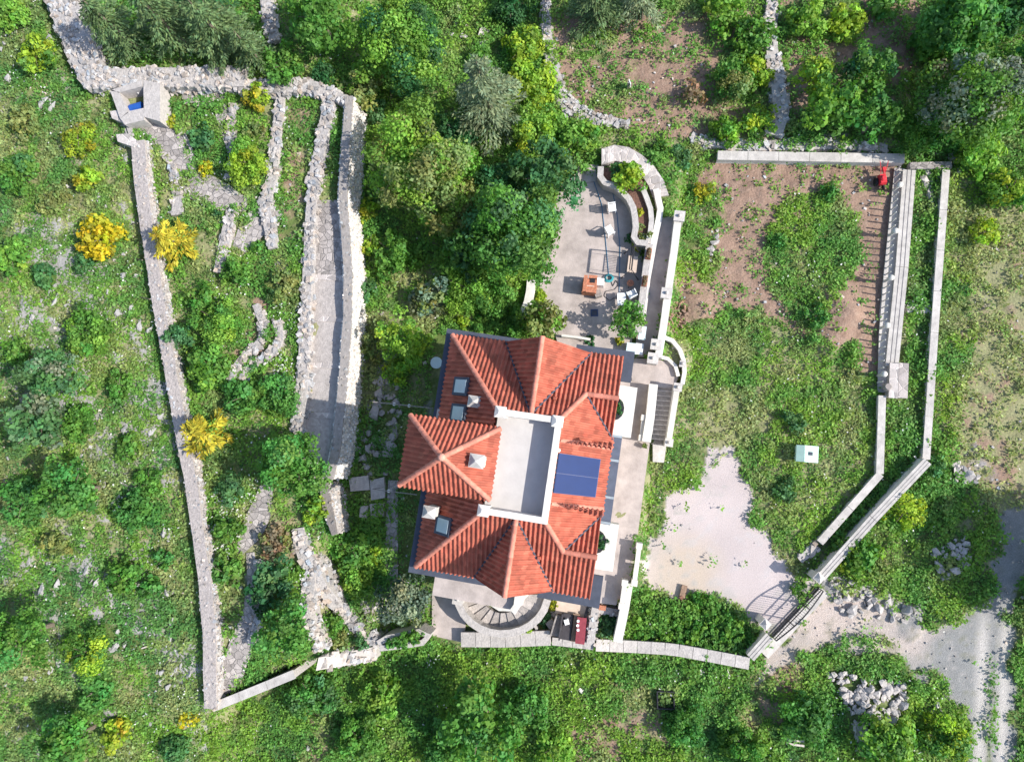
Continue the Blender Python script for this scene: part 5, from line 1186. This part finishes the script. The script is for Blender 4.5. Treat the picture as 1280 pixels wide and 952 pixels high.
rocks([(575, 30), (580, 45), (605, 40), (603, 55), (560, 58), (565, 45), (570, 12)], 'pale rock between the trees near the top edge', 'rock', 'rocks between the forest trees', 'palestone', .4, .9, name='rock')
rocks(blob(16, [(1185, 192), (1200, 190), (1205, 215), (1188, 212)])+blob(24, [(1150, 215), (1178, 215), (1172, 270), (1155, 265)]), 'pale stone tipped along the outer garden strip', 'stone', 'stones in the outer garden strip', 'palestone', .2, .55, name='stone')
rocks([(1172, 880), (1168, 892), (1175, 896), (1170, 905), (1178, 888), (1166, 900)], 'dark grey rock in the grass between rubble heap and road', 'rock', 'dark rocks by the road', 'stone', .3, .6, name='rock')
# split logs
lg = None
for i, (u, v) in enumerate(blob(75, [(832, 382), (850, 374), (862, 385), (852, 408), (842, 416), (830, 405)])):
    g = G(u, v, .15); g[2] += KR.uniform(-.05, .2)
    if i < 3:
        mb = MB(); tube(mb, [[-.2, 0, 0], [.2, 0, 0]], [.07, .065], 6, (.8, .8, .85) if i else (1.15, 1.05, 1.0)); o = mb.build('firewood_log', 'wood'); tag(o, 'split firewood log in the heap beside the ramp wall', 'log', 'logs of the firewood heap')
        lg = (lg or [])+[o]
    else: o = lg[i % 3].copy(); COL.objects.link(o)
    o.location = g; o.rotation_euler = (KR.uniform(0, 6), KR.normal(0, .4), KR.uniform(0, 6.3)); s = KR.uniform(.7, 1.3); o.scale = (s, s, s)
# ------------------------------------------------------------------ planting: kind, u, v, radius (photo px), colour, label
PL = [
 # pines along the top left
 ('conifer', 135, 28, 50, 'pine', 'green pine at the left end of the pine row by the diagonal wall'),
 ('conifer', 198, 22, 56, 'pine', 'large feathery pine second from the left in the top left row'),
 ('conifer', 262, 30, 52, 'pine', 'broad pine above the level stone wall, third in the row'),
 ('conifer', 312, 62, 34, 'pine', 'small pine at the right end of the row above the tumbled wall'),
 ('conifer', 235, -18, 50, 'dark', 'dark pine cut by the top edge behind the pine row'),
 ('tree', 398, 22, 44, 'mid', 'bright green round tree at the top edge right of the pines'),
 ('bush', 352, 82, 30, 'mid', 'low spreading bush between tumbled wall and bright round tree'), ('shrub', 405, 92, 20, 'dark', 'dark shrub above the tumbled wall head'),
 ('tree', 500, 52, 62, 'fresh', 'wide mid green tree at the top edge right of the bright tree', dict(pal2='dark')),
 ('tree', 452, 108, 30, 'olive', 'small yellowish tree at the head of the retaining wall', dict(pal2='fresh')),
 ('bush', 470, 138, 17, 'blue', 'blue green bush hanging over the top of the retaining wall'), ('bush', 505, 104, 24, 'teal', 'teal bush between the yellowish tree and the cedar'),
 ('conifer', 606, 112, 58, 'cedar', 'grey green cedar with radiating branches north of the villa', dict(leaf=.26), 1.15),
 ('tree', 520, 205, 66, 'fresh', 'large light green tree in the forest left of the cedar', dict(pal2='olive')), ('tree', 560, 255, 42, 'olive', 'light olive tree below the large light green tree', dict(pal2='fresh')),
 ('tree', 645, 292, 64, 'mid', 'dark leafy tree overhanging the left edge of the dining terrace', dict(pal2='blue')), ('tree', 682, 222, 44, 'blue', 'blue green tree north of the dining terrace', dict(pal2='dark')), ('tree', 622, 238, 34, 'dark', 'dark tree between cedar and overhanging tree'),
 ('bush', 655, 60, 32, 'lime', 'lime green vine thicket left of the northern field wall', dict(pal2='fresh')), ('bush', 665, 105, 30, 'lime', 'lime thicket beside the cedar and the field wall', dict(pal2='fresh')), ('bush', 672, 160, 34, 'fresh', 'fresh green thicket above the blue green tree', dict(pal2='lime')),
 ('bush', 722, 172, 30, 'fresh', 'fresh green thicket left of the curved steps', dict(pal2='mid')), ('bush', 640, 10, 26, 'dark', 'dark bush at the top edge left of the field wall'), ('bush', 596, 78, 18, 'mid', 'small green bush among pale rocks above the cedar'),
 ('bush', 570, 165, 26, 'dark', 'dark bush in the shade under the cedar'), ('tree', 590, 318, 34, 'mid', 'medium tree at the foot of the overhanging tree', dict(pal2='dark')),
 ('bush', 460, 265, 17, 'lime', 'yellow green bush along the right face of the retaining wall', dict(pal2='gold')), ('bush', 463, 305, 15, 'lime', 'lower yellow green bush beside the retaining wall', dict(pal2='fresh')), ('bush', 455, 362, 18, 'teal', 'dark bush against the retaining wall'),
 ('bush', 492, 318, 30, 'mid', 'mid green bush in the clearing right of the retaining wall'), ('bush', 538, 372, 32, 'gray', 'grey twiggy bush in the clearing north west of the villa', dict(pal2='olive')), ('bush', 588, 362, 36, 'fresh', 'fresh bush just north of the villa roof corner', dict(pal2='mid')),
 ('bush', 620, 372, 26, 'mid', 'green bush between villa and overhanging tree'), ('tree', 505, 425, 36, 'fresh', 'light green tree in front of the north west corner of the villa', dict(pal2='lime')), ('bush', 495, 465, 20, 'fresh', 'light green bush above the light pole', dict(pal2='lime')),
 ('bush', 470, 430, 20, 'olive', 'olive bush at the edge of the rubble slope'), ('shrub', 578, 402, 10, 'lime', 'clipped lime hedge ball behind the north eaves'), ('shrub', 598, 406, 10, 'mid', 'green clipped shrub behind the north eaves'),
 ('tree', 682, 402, 26, 'olive', 'multi coloured small tree in front of the north gable', dict(pal2='fresh')), ('bush', 655, 402, 22, 'mid', 'dark green bush left of the north gable', dict(pal2='fresh')), ('shrub', 677, 372, 9, 'lime', 'small lime shrub at the left terrace edge'),
 ('tree', 782, 400, 23, 'mid', 'round green tree standing on the dining terrace', dict(z0=1.98, leaf=.15)), ('shrub', 736, 426, 8, 'dark', 'small dark shrub by the white kerb behind the house'), ('shrub', 774, 426, 5, 'gold', 'yellow flower clump under the round terrace tree', dict(z0=1.98)),
 ('bush', 788, 222, 20, 'lime', 'bright lime bush in the planting bed beside the curved steps', dict(z0=2.35, pal2='fresh')), ('shrub', 772, 212, 10, 'teal', 'dark bush in the corner of the planting bed', dict(z0=2.35)), ('shrub', 801, 266, 5, 'gold', 'tiny yellow plant in the planting bed', dict(z0=2.35)), ('shrub', 799, 284, 7, 'olive', 'small olive plant at the south end of the planting bed', dict(z0=2.35)),
 ('shrub', 797, 306, 8, 'gold', 'spiky yellow green plant at the terrace kerb corner', dict(z0=2.0)), ('shrub', 786, 298, 7, 'dark', 'small dark plant beside the spiky yellow one', dict(z0=2.0)),
 # north fields
 ('conifer', 745, 0, 42, 'pine', 'left pine of the pair at the top edge of the brown field'), ('conifer', 805, -6, 40, 'cedar', 'right pine of the pair at the top edge of the brown field', dict(leaf=.25)),
 ('bush', 905, 14, 28, 'fresh', 'fresh green bush at the top edge of the brown field'), ('bush', 940, 45, 26, 'mid', 'green bush against the right field wall'), ('bush', 945, 92, 20, 'lime', 'lime bush against the right field wall'), ('bush', 918, 102, 28, 'mid', 'broad low bush in the right part of the brown field', dict(pal2='olive')),
 ('bush', 950, 150, 22, 'lime', 'lime hedge end by the right field wall', dict(pal2='fresh')), ('bush', 910, 162, 20, 'fresh', 'fresh hedge bush above the tumbled white stones', dict(pal2='lime')), ('bush', 865, 118, 18, 'brown', 'bare brown sapling in the brown field', dict(dens=.35)), ('shrub', 850, 200, 18, 'blue', 'dark shrub right of the curved steps'), ('shrub', 828, 190, 14, 'mid', 'green shrub above the curved steps'),
 ('bush', 1008, 28, 24, 'fresh', 'left fresh bush in the north east field'), ('bush', 1060, 26, 24, 'lime', 'right fresh bush in the north east field', dict(pal2='fresh')), ('bush', 1100, 10, 18, 'mid', 'green bush at the top edge of the north east field'),
 ('tree', 1017, 100, 24, 'lime', 'small lime tree beside the right field wall', dict(pal2='fresh')), ('tree', 1040, 135, 34, 'mid', 'mid green tree in front of the white garden wall', dict(pal2='fresh')), ('tree', 1085, 92, 30, 'mid', 'mid green tree in the middle of the north east field', dict(pal2='dark')), ('tree', 1090, 150, 28, 'green', 'green tree above the garden wall corner', dict(pal2='mid')),
 ('bush', 1138, 170, 24, 'mid', 'green bush at the garden wall corner'), ('tree', 1212, 128, 58, 'mid', 'largest tree in the top right with a pale lit crown', dict(pal2='gray')), ('bush', 1225, 195, 26, 'fresh', 'fresh bush under the largest top right tree'), ('bush', 1180, 165, 26, 'green', 'green bush left of the largest top right tree'),
 ('tree', 1200, 30, 50, 'green', 'shaded tree at the top right edge', dict(pal2='mid')), ('tree', 1262, 18, 36, 'dark', 'dark shaded tree in the top right corner'), ('bush', 1262, 240, 26, 'mid', 'mid green bush at the right edge above the meadow', dict(pal2='lime')), ('bush', 1165, 60, 26, 'mid', 'grassy bush left of the shaded tree'),
 # terraced garden
 ('gold', 220, 303, 34, 'orange', 'golden orange cypress leaning over the boundary wall, upper of two'), ('gold', 260, 542, 36, 'orange', 'golden yellow cypress spreading over the boundary wall, lower of two'),
 ('bush', 252, 172, 20, 'teal', 'teal green bush beside the cistern landing'), ('shrub', 258, 211, 11, 'yellow', 'small yellow ball shrub under the teal bush', dict(pal2='lime')), ('bush', 308, 205, 31, 'lime', 'tall lime bush between the terrace walls', dict(pal2='fresh')), ('bush', 320, 122, 20, 'lime', 'lime bush below the tumbled wall', dict(pal2='gold')),
 ('shrub', 318, 165, 14, 'olive', 'olive shrub above the tall lime bush'), ('shrub', 212, 152, 10, 'gold', 'yellowish shrub right of the cistern'), ('shrub', 271, 268, 7, 'dark', 'left small clipped shrub on the stone steps'), ('shrub', 291, 264, 7, 'dark', 'right small clipped shrub on the stone steps'),
 ('bush', 293, 338, 20, 'mid', 'green bush below the rubble wall end'), ('shrub', 322, 310, 10, 'mid', 'green shrub beside the stone path'), ('bush', 222, 422, 21, 'teal', 'teal bush against the boundary wall'), ('bush', 272, 400, 34, 'fresh', 'large fresh bush in the middle of the garden strip', dict(pal2='mid')),
 ('bush', 262, 455, 32, 'mid', 'mid green bush below the large fresh one', dict(pal2='fresh')), ('bush', 305, 495, 28, 'green', 'dark green bush at the end of the brown hollow', dict(pal2='mid')), ('bush', 345, 492, 30, 'mid', 'round bush beside the curved terrace wall', dict(pal2='green')), ('shrub', 315, 455, 10, 'blue', 'blue green clump in the curled wall'),
 ('bush', 355, 360, 22, 'olive', 'flowering bush at the top of the white flower bank'), ('bush', 250, 375, 20, 'mid', 'green bush right of the boundary wall bend'), ('tree', 368, 584, 46, 'mid', 'round leafy tree at the foot of the stepped ramp', dict(pal2='green')), ('bush', 395, 640, 17, 'lime', 'lime bush under the leafy terrace tree', dict(pal2='fresh')),
 ('bush', 290, 612, 22, 'blue', 'grey green bush below the golden yellow cypress'), ('bush', 285, 660, 22, 'mid', 'white flowering bush right of the boundary wall'), ('bush', 283, 716, 22, 'mid', 'green bush left of the lower garden path', dict(pal2='green')), ('bush', 345, 672, 22, 'brown', 'dry brown bush above the wavy wall', dict(dens=.7, pal2='olive')),
 ('bush', 340, 720, 26, 'blue', 'blue green bush left of the wavy wall', dict(pal2='dark')), ('tree', 358, 788, 37, 'green', 'large dark bush tree in the south corner of the garden', dict(pal2='mid')), ('bush', 330, 745, 24, 'dark', 'dark bush above the large dark bush tree'), ('bush', 380, 800, 16, 'mid', 'green bush at the narrow curved wall'),
 ('bush', 412, 778, 18, 'mid', 'green bush filling the planted hollow'), ('shrub', 425, 800, 14, 'olive', 'olive clump in the planted hollow'), ('shrub', 452, 800, 11, 'blue', 'blue green clump in the planted hollow'), ('bush', 392, 868, 32, 'green', 'dark rounded bush outside the white capped corner wall', dict(pal2='blue')),
 ('bush', 440, 685, 26, 'mid', 'leafy bush west of the house', dict(pal2='fresh')), ('bush', 448, 720, 24, 'fresh', 'bright bush in front of the olive grey tree', dict(pal2='mid')), ('shrub', 472, 686, 8, 'lime', 'upper clipped lime ball west of the house'), ('shrub', 472, 698, 8, 'lime', 'lower clipped lime ball west of the house'), ('shrub', 470, 664, 7, 'fresh', 'small green ball above the clipped lime balls'), ('shrub', 476, 712, 9, 'fresh', 'green clipped ball below the lime balls'),
 ('tree', 508, 746, 36, 'smoke', 'olive grey tree at the south west corner of the house', dict(pal2='gray', leaf=.15)), ('shrub', 490, 803, 9, 'green', 'dark green clump at the west end of the oval planter', dict(z0=2.15)), ('shrub', 504, 800, 10, 'mid', 'left green clump in the oval planter', dict(z0=2.15)), ('shrub', 518, 797, 10, 'mid', 'right green clump in the oval planter', dict(z0=2.15)),
 ('shrub', 641, 744, 9, 'fresh', 'clipped greenery in the white half round trough', dict(z0=2.1)), ('shrub', 660, 786, 8, 'lime', 'green shrub in the triangular planter', dict(z0=0.9)), ('shrub', 692, 756, 7, 'gold', 'yellow green shrub at the edge of the sitting yard'), ('shrub', 682, 775, 9, 'dark', 'dark shrub between round stair and sitting yard'),
 ('bush', 757, 778, 14, 'blue', 'blue green bush in the planting bed south of the terrace'), ('shrub', 754, 796, 9, 'olive', 'dry olive clump at the foot of the planting bed'),
 # lower garden
 ('bush', 1020, 395, 16, 'green', 'dark bush left of the earth heap', dict(dens=.8)), ('shrub', 995, 527, 14, 'blue', 'blue green shrub north of the green cabinet'), ('shrub', 980, 612, 14, 'blue', 'blue green shrub south of the green cabinet'), ('shrub', 880, 240, 15, 'gold', 'yellow green flowering shrub at the edge of the bare earth garden', dict(pal2='lime', dens=.7)),
 ('shrub', 1168, 582, 13, 'teal', 'teal shrub at the outer wall corner'), ('shrub', 998, 735, 10, 'mid', 'green shrub growing inside the gate'), ('shrub', 1035, 240, 13, 'green', 'dark weed clump at the top of the bare earth garden', dict(dens=.7)), ('shrub', 972, 300, 12, 'green', 'dark weed clump at the left of the green patch in the bare garden', dict(dens=.7)), ('bush', 1230, 290, 18, 'lime', 'lime bush at the edge of the dry meadow', dict(dens=.6)),
 # south strip
 ('tree', 600, 905, 46, 'mid', 'leafy tree in the green scrub south of the round stair', dict(pal2='green')), ('bush', 660, 880, 26, 'green', 'dark bush beside the scrub tree'), ('bush', 560, 925, 32, 'green', 'green bush at the bottom edge left of the scrub tree', dict(pal2='mid')), ('bush', 1110, 928, 30, 'mid', 'leafy bush at the south end of the rubble heap', dict(pal2='fresh')),
 ('bush', 1180, 925, 26, 'mid', 'green bush beside the road at the bottom edge', dict(pal2='lime')), ('bush', 1005, 900, 30, 'green', 'green bush left of the rubble heap'), ('bush', 860, 905, 24, 'green', 'green bush in the scrub below the metal frame'), ('bush', 480, 870, 26, 'fresh', 'fresh bush below the stepped pale wall'), ('bush', 930, 935, 24, 'mid', 'green bush at the bottom edge under the wall corner'),
 ('bush', 450, 920, 26, 'mid', 'mid green bush at the bottom edge of the green scrub'), ('bush', 690, 935, 24, 'fresh', 'fresh bush at the bottom edge below the villa'), ('bush', 1070, 690, 24, 'mid', 'green bush outside the slanting gate wall', dict(pal2='lime')), ('bush', 1130, 640, 22, 'lime', 'lime bush outside the slanting gate wall', dict(dens=.6)),
 # wild hillside
 ('bush', 98, 175, 24, 'lime', 'upper yellow green bush right of the grey rock on the hillside', dict(pal2='gold')), ('bush', 108, 225, 22, 'lime', 'lower yellow green bush above the broom', dict(pal2='gold')), ('bush', 125, 299, 32, 'yellow', 'yellow flowering broom bush on the hillside', dict(pal2='gold', dens=.75)), ('bush', 105, 330, 16, 'teal', 'teal bush under the yellow broom'),
 ('bush', 22, 220, 34, 'mid', 'large green bush at the left edge level with the yellow green bushes', dict(pal2='teal')), ('bush', 15, 320, 30, 'mid', 'green bush at the left edge level with the broom', dict(pal2='fresh')), ('bush', 45, 70, 30, 'lime', 'yellow green bush in the top left corner', dict(pal2='mid')), ('bush', 12, 20, 26, 'fresh', 'fresh bush at the very top left'),
 ('bush', 108, 415, 36, 'mid', 'green bush below the white scree on the hillside', dict(pal2='fresh')), ('tree', 62, 470, 38, 'blue', 'blue green tree left of the golden yellow cypress', dict(pal2='gray')), ('tree', 48, 530, 40, 'blue', 'blue grey twiggy tree at the left edge', dict(pal2='gray')), ('bush', 100, 530, 26, 'mid', 'mid green bush right of the blue grey tree'), ('bush', 20, 440, 22, 'mid', 'green bush at the left edge above the blue grey tree'),
 ('tree', 88, 612, 42, 'green', 'dark green tree in the middle of the hillside', dict(pal2='mid')), ('bush', 30, 625, 34, 'green', 'dark bush at the left edge beside the dark green tree', dict(pal2='teal')), ('bush', 172, 640, 28, 'green', 'dark bush halfway between dark tree and boundary wall'), ('bush', 185, 600, 18, 'mid', 'small bush near the boundary wall'), ('bush', 155, 722, 25, 'mid', 'green bush above the long pale outcrop'),
 ('bush', 190, 735, 16, 'green', 'small dark bush near the lower boundary wall'), ('tree', 28, 792, 40, 'mid', 'leafy tree at the lower left edge', dict(pal2='green')), ('bush', 108, 815, 32, 'mid', 'bush right of the lower left leafy tree', dict(pal2='lime')), ('bush', 118, 865, 24, 'green', 'dark bush below the long pale outcrop'), ('tree', 85, 925, 40, 'mid', 'leafy tree at the bottom left edge', dict(pal2='green')),
 ('bush', 150, 915, 22, 'lime', 'yellow green bush at the bottom edge of the hillside', dict(pal2='gold')), ('bush', 215, 935, 22, 'teal', 'teal bush at the bottom edge left of the wall corner'), ('shrub', 235, 898, 14, 'yellow', 'yellow flowering shrub at the wall corner in the bottom left', dict(dens=.7)), ('bush', 55, 345, 18, 'teal', 'small teal bush above the white scree'), ('bush', 150, 480, 20, 'mid', 'small green bush near the boundary wall bend'),
 ('bush', 30, 150, 24, 'olive', 'olive bush left of the grey rock'), ('bush', 65, 250, 22, 'olive', 'olive bush between the edge bush and the broom'), ('bush', 205, 700, 15, 'green', 'dark round bush against the boundary wall'), ('bush', 70, 680, 20, 'olive', 'olive bush among the pale rocks'), ('bush', 160, 560, 16, 'mid', 'round green bush left of the wall by the golden cypress'),
 # trees beyond the right edge that shade the road
 ('tree', 1424, 720, 74, 'green', 'tree beyond the right edge whose shadow darkens the road', dict(), .95), ('tree', 1330, 85, 50, 'green', 'tall tree beyond the top right corner', dict(), 1.5),
]
for it in PL:
    kw = dict(it[6]) if len(it) > 6 else {}
    plant(it[0], it[1], it[2], it[3], it[4], it[5], None, it[7] if len(it) > 7 else 1.0, **kw)
# rows of leafy vegetables in the plot by the south wall
vg = None; k = 0
for r in range(6):
    for q in range(15):
        u, v = 792+q*10.5+r*1.5, 752+r*10.5-q*.4
        if not inpoly(np.array([u]), np.array([v]), [(788, 750), (835, 748), (845, 765), (862, 745), (885, 742), (955, 797), (934, 818), (782, 802)])[0]: continue
        g = G(u+random.uniform(-3, 3), v+random.uniform(-3, 3), .3); b = np.array([g[0], g[1], float(gz(g[0], g[1]))])
        if k < 4:
            mb = MB(); crown_broad(mb, np.array([0, 0, .3]), .36, .32, ('mid', 'green', 'fresh', 'mid')[k], np.random.default_rng(600+k), .17, 1.1); o = mb.build('vegetable_plant', 'leaf'); vg = (vg or [])+[o]
            tag(o, 'leafy vegetable plant in the rows between yard and long pale wall', 'plant', 'vegetable rows by the south wall')
        else: o = vg[k % 4].copy(); COL.objects.link(o)
        s = random.uniform(.6, 1.1); o.location = b; o.scale = (s, s, s); o.rotation_euler = (0, 0, random.uniform(0, 6.28)); k += 1
# ------------------------------------------------------------------ weeds, grass, small stones
BLOCK += [TERR, [(787, 447), (850, 447), (850, 490), (836, 556), (812, 580), (800, 640), (787, 730), (740, 752), (744, 690), (776, 470)], [(822, 272), (847, 270), (818, 446), (792, 446), (812, 320)],
          [(392, 250), (428, 250), (434, 340), (432, 480), (420, 560), (406, 600), (385, 590), (378, 520), (386, 345)], [(545, 415), (795, 450), (745, 755), (510, 720)], [(540, 728), (745, 742), (740, 804), (576, 806), (540, 795)],
          [(752, 182), (800, 186), (842, 245), (815, 262), (790, 210), (752, 208)], [(1104, 208), (1140, 208), (1128, 500), (1095, 495)], [(140, 98), (205, 100), (240, 215), (220, 215), (200, 178), (165, 160)],
          [(436, 130), (446, 130), (452, 345), (450, 500), (436, 590), (420, 590)], [(235, 225), (310, 245), (312, 260), (270, 258)], [(296, 312), (312, 280), (345, 250), (348, 300)], [(1033, 722), (1042, 735), (960, 826), (948, 815)], PILE, [(305, 690), (325, 690), (322, 770), (308, 825), (288, 868), (268, 868), (285, 830), (305, 760)], [(298, 690), (310, 650), (328, 605), (345, 612), (325, 690)]]
cover('weeds_and_grass', 190000, lambda u, v: u > -100, 5)
rg = np.random.default_rng(99); n = 26000
x = rg.uniform(-46, 29, n); y = rg.uniform(-23, 36, n); z = gz(x, y); R = classify(x, y, z)
kp = rg.uniform(0, 1, n) < np.where(R['road'], .35, np.where(R['yard'], .05, R['r']*.2+R['s']*.2+.015))
for b in BLOCK: kp &= ~inpoly(R['u'], R['v'], b)
x, y, z = x[kp], y[kp], z[kp]; s = rg.uniform(.05, .16, (len(x), 3))*rg.choice([1, 1, 1, 1.8], (len(x), 1)); s[:, 2] *= .7; s *= np.where(R['road'] | R['yard'], .55, 1)[kp][:, None]
mb = MB(); stones(mb, np.c_[x, y, z+.04], s, rg.uniform(0, 6, len(x)), rg, tones(rg, len(x), .7, 1.25)); struct(mb.build('small_stones', 'palestone'), 'stuff')
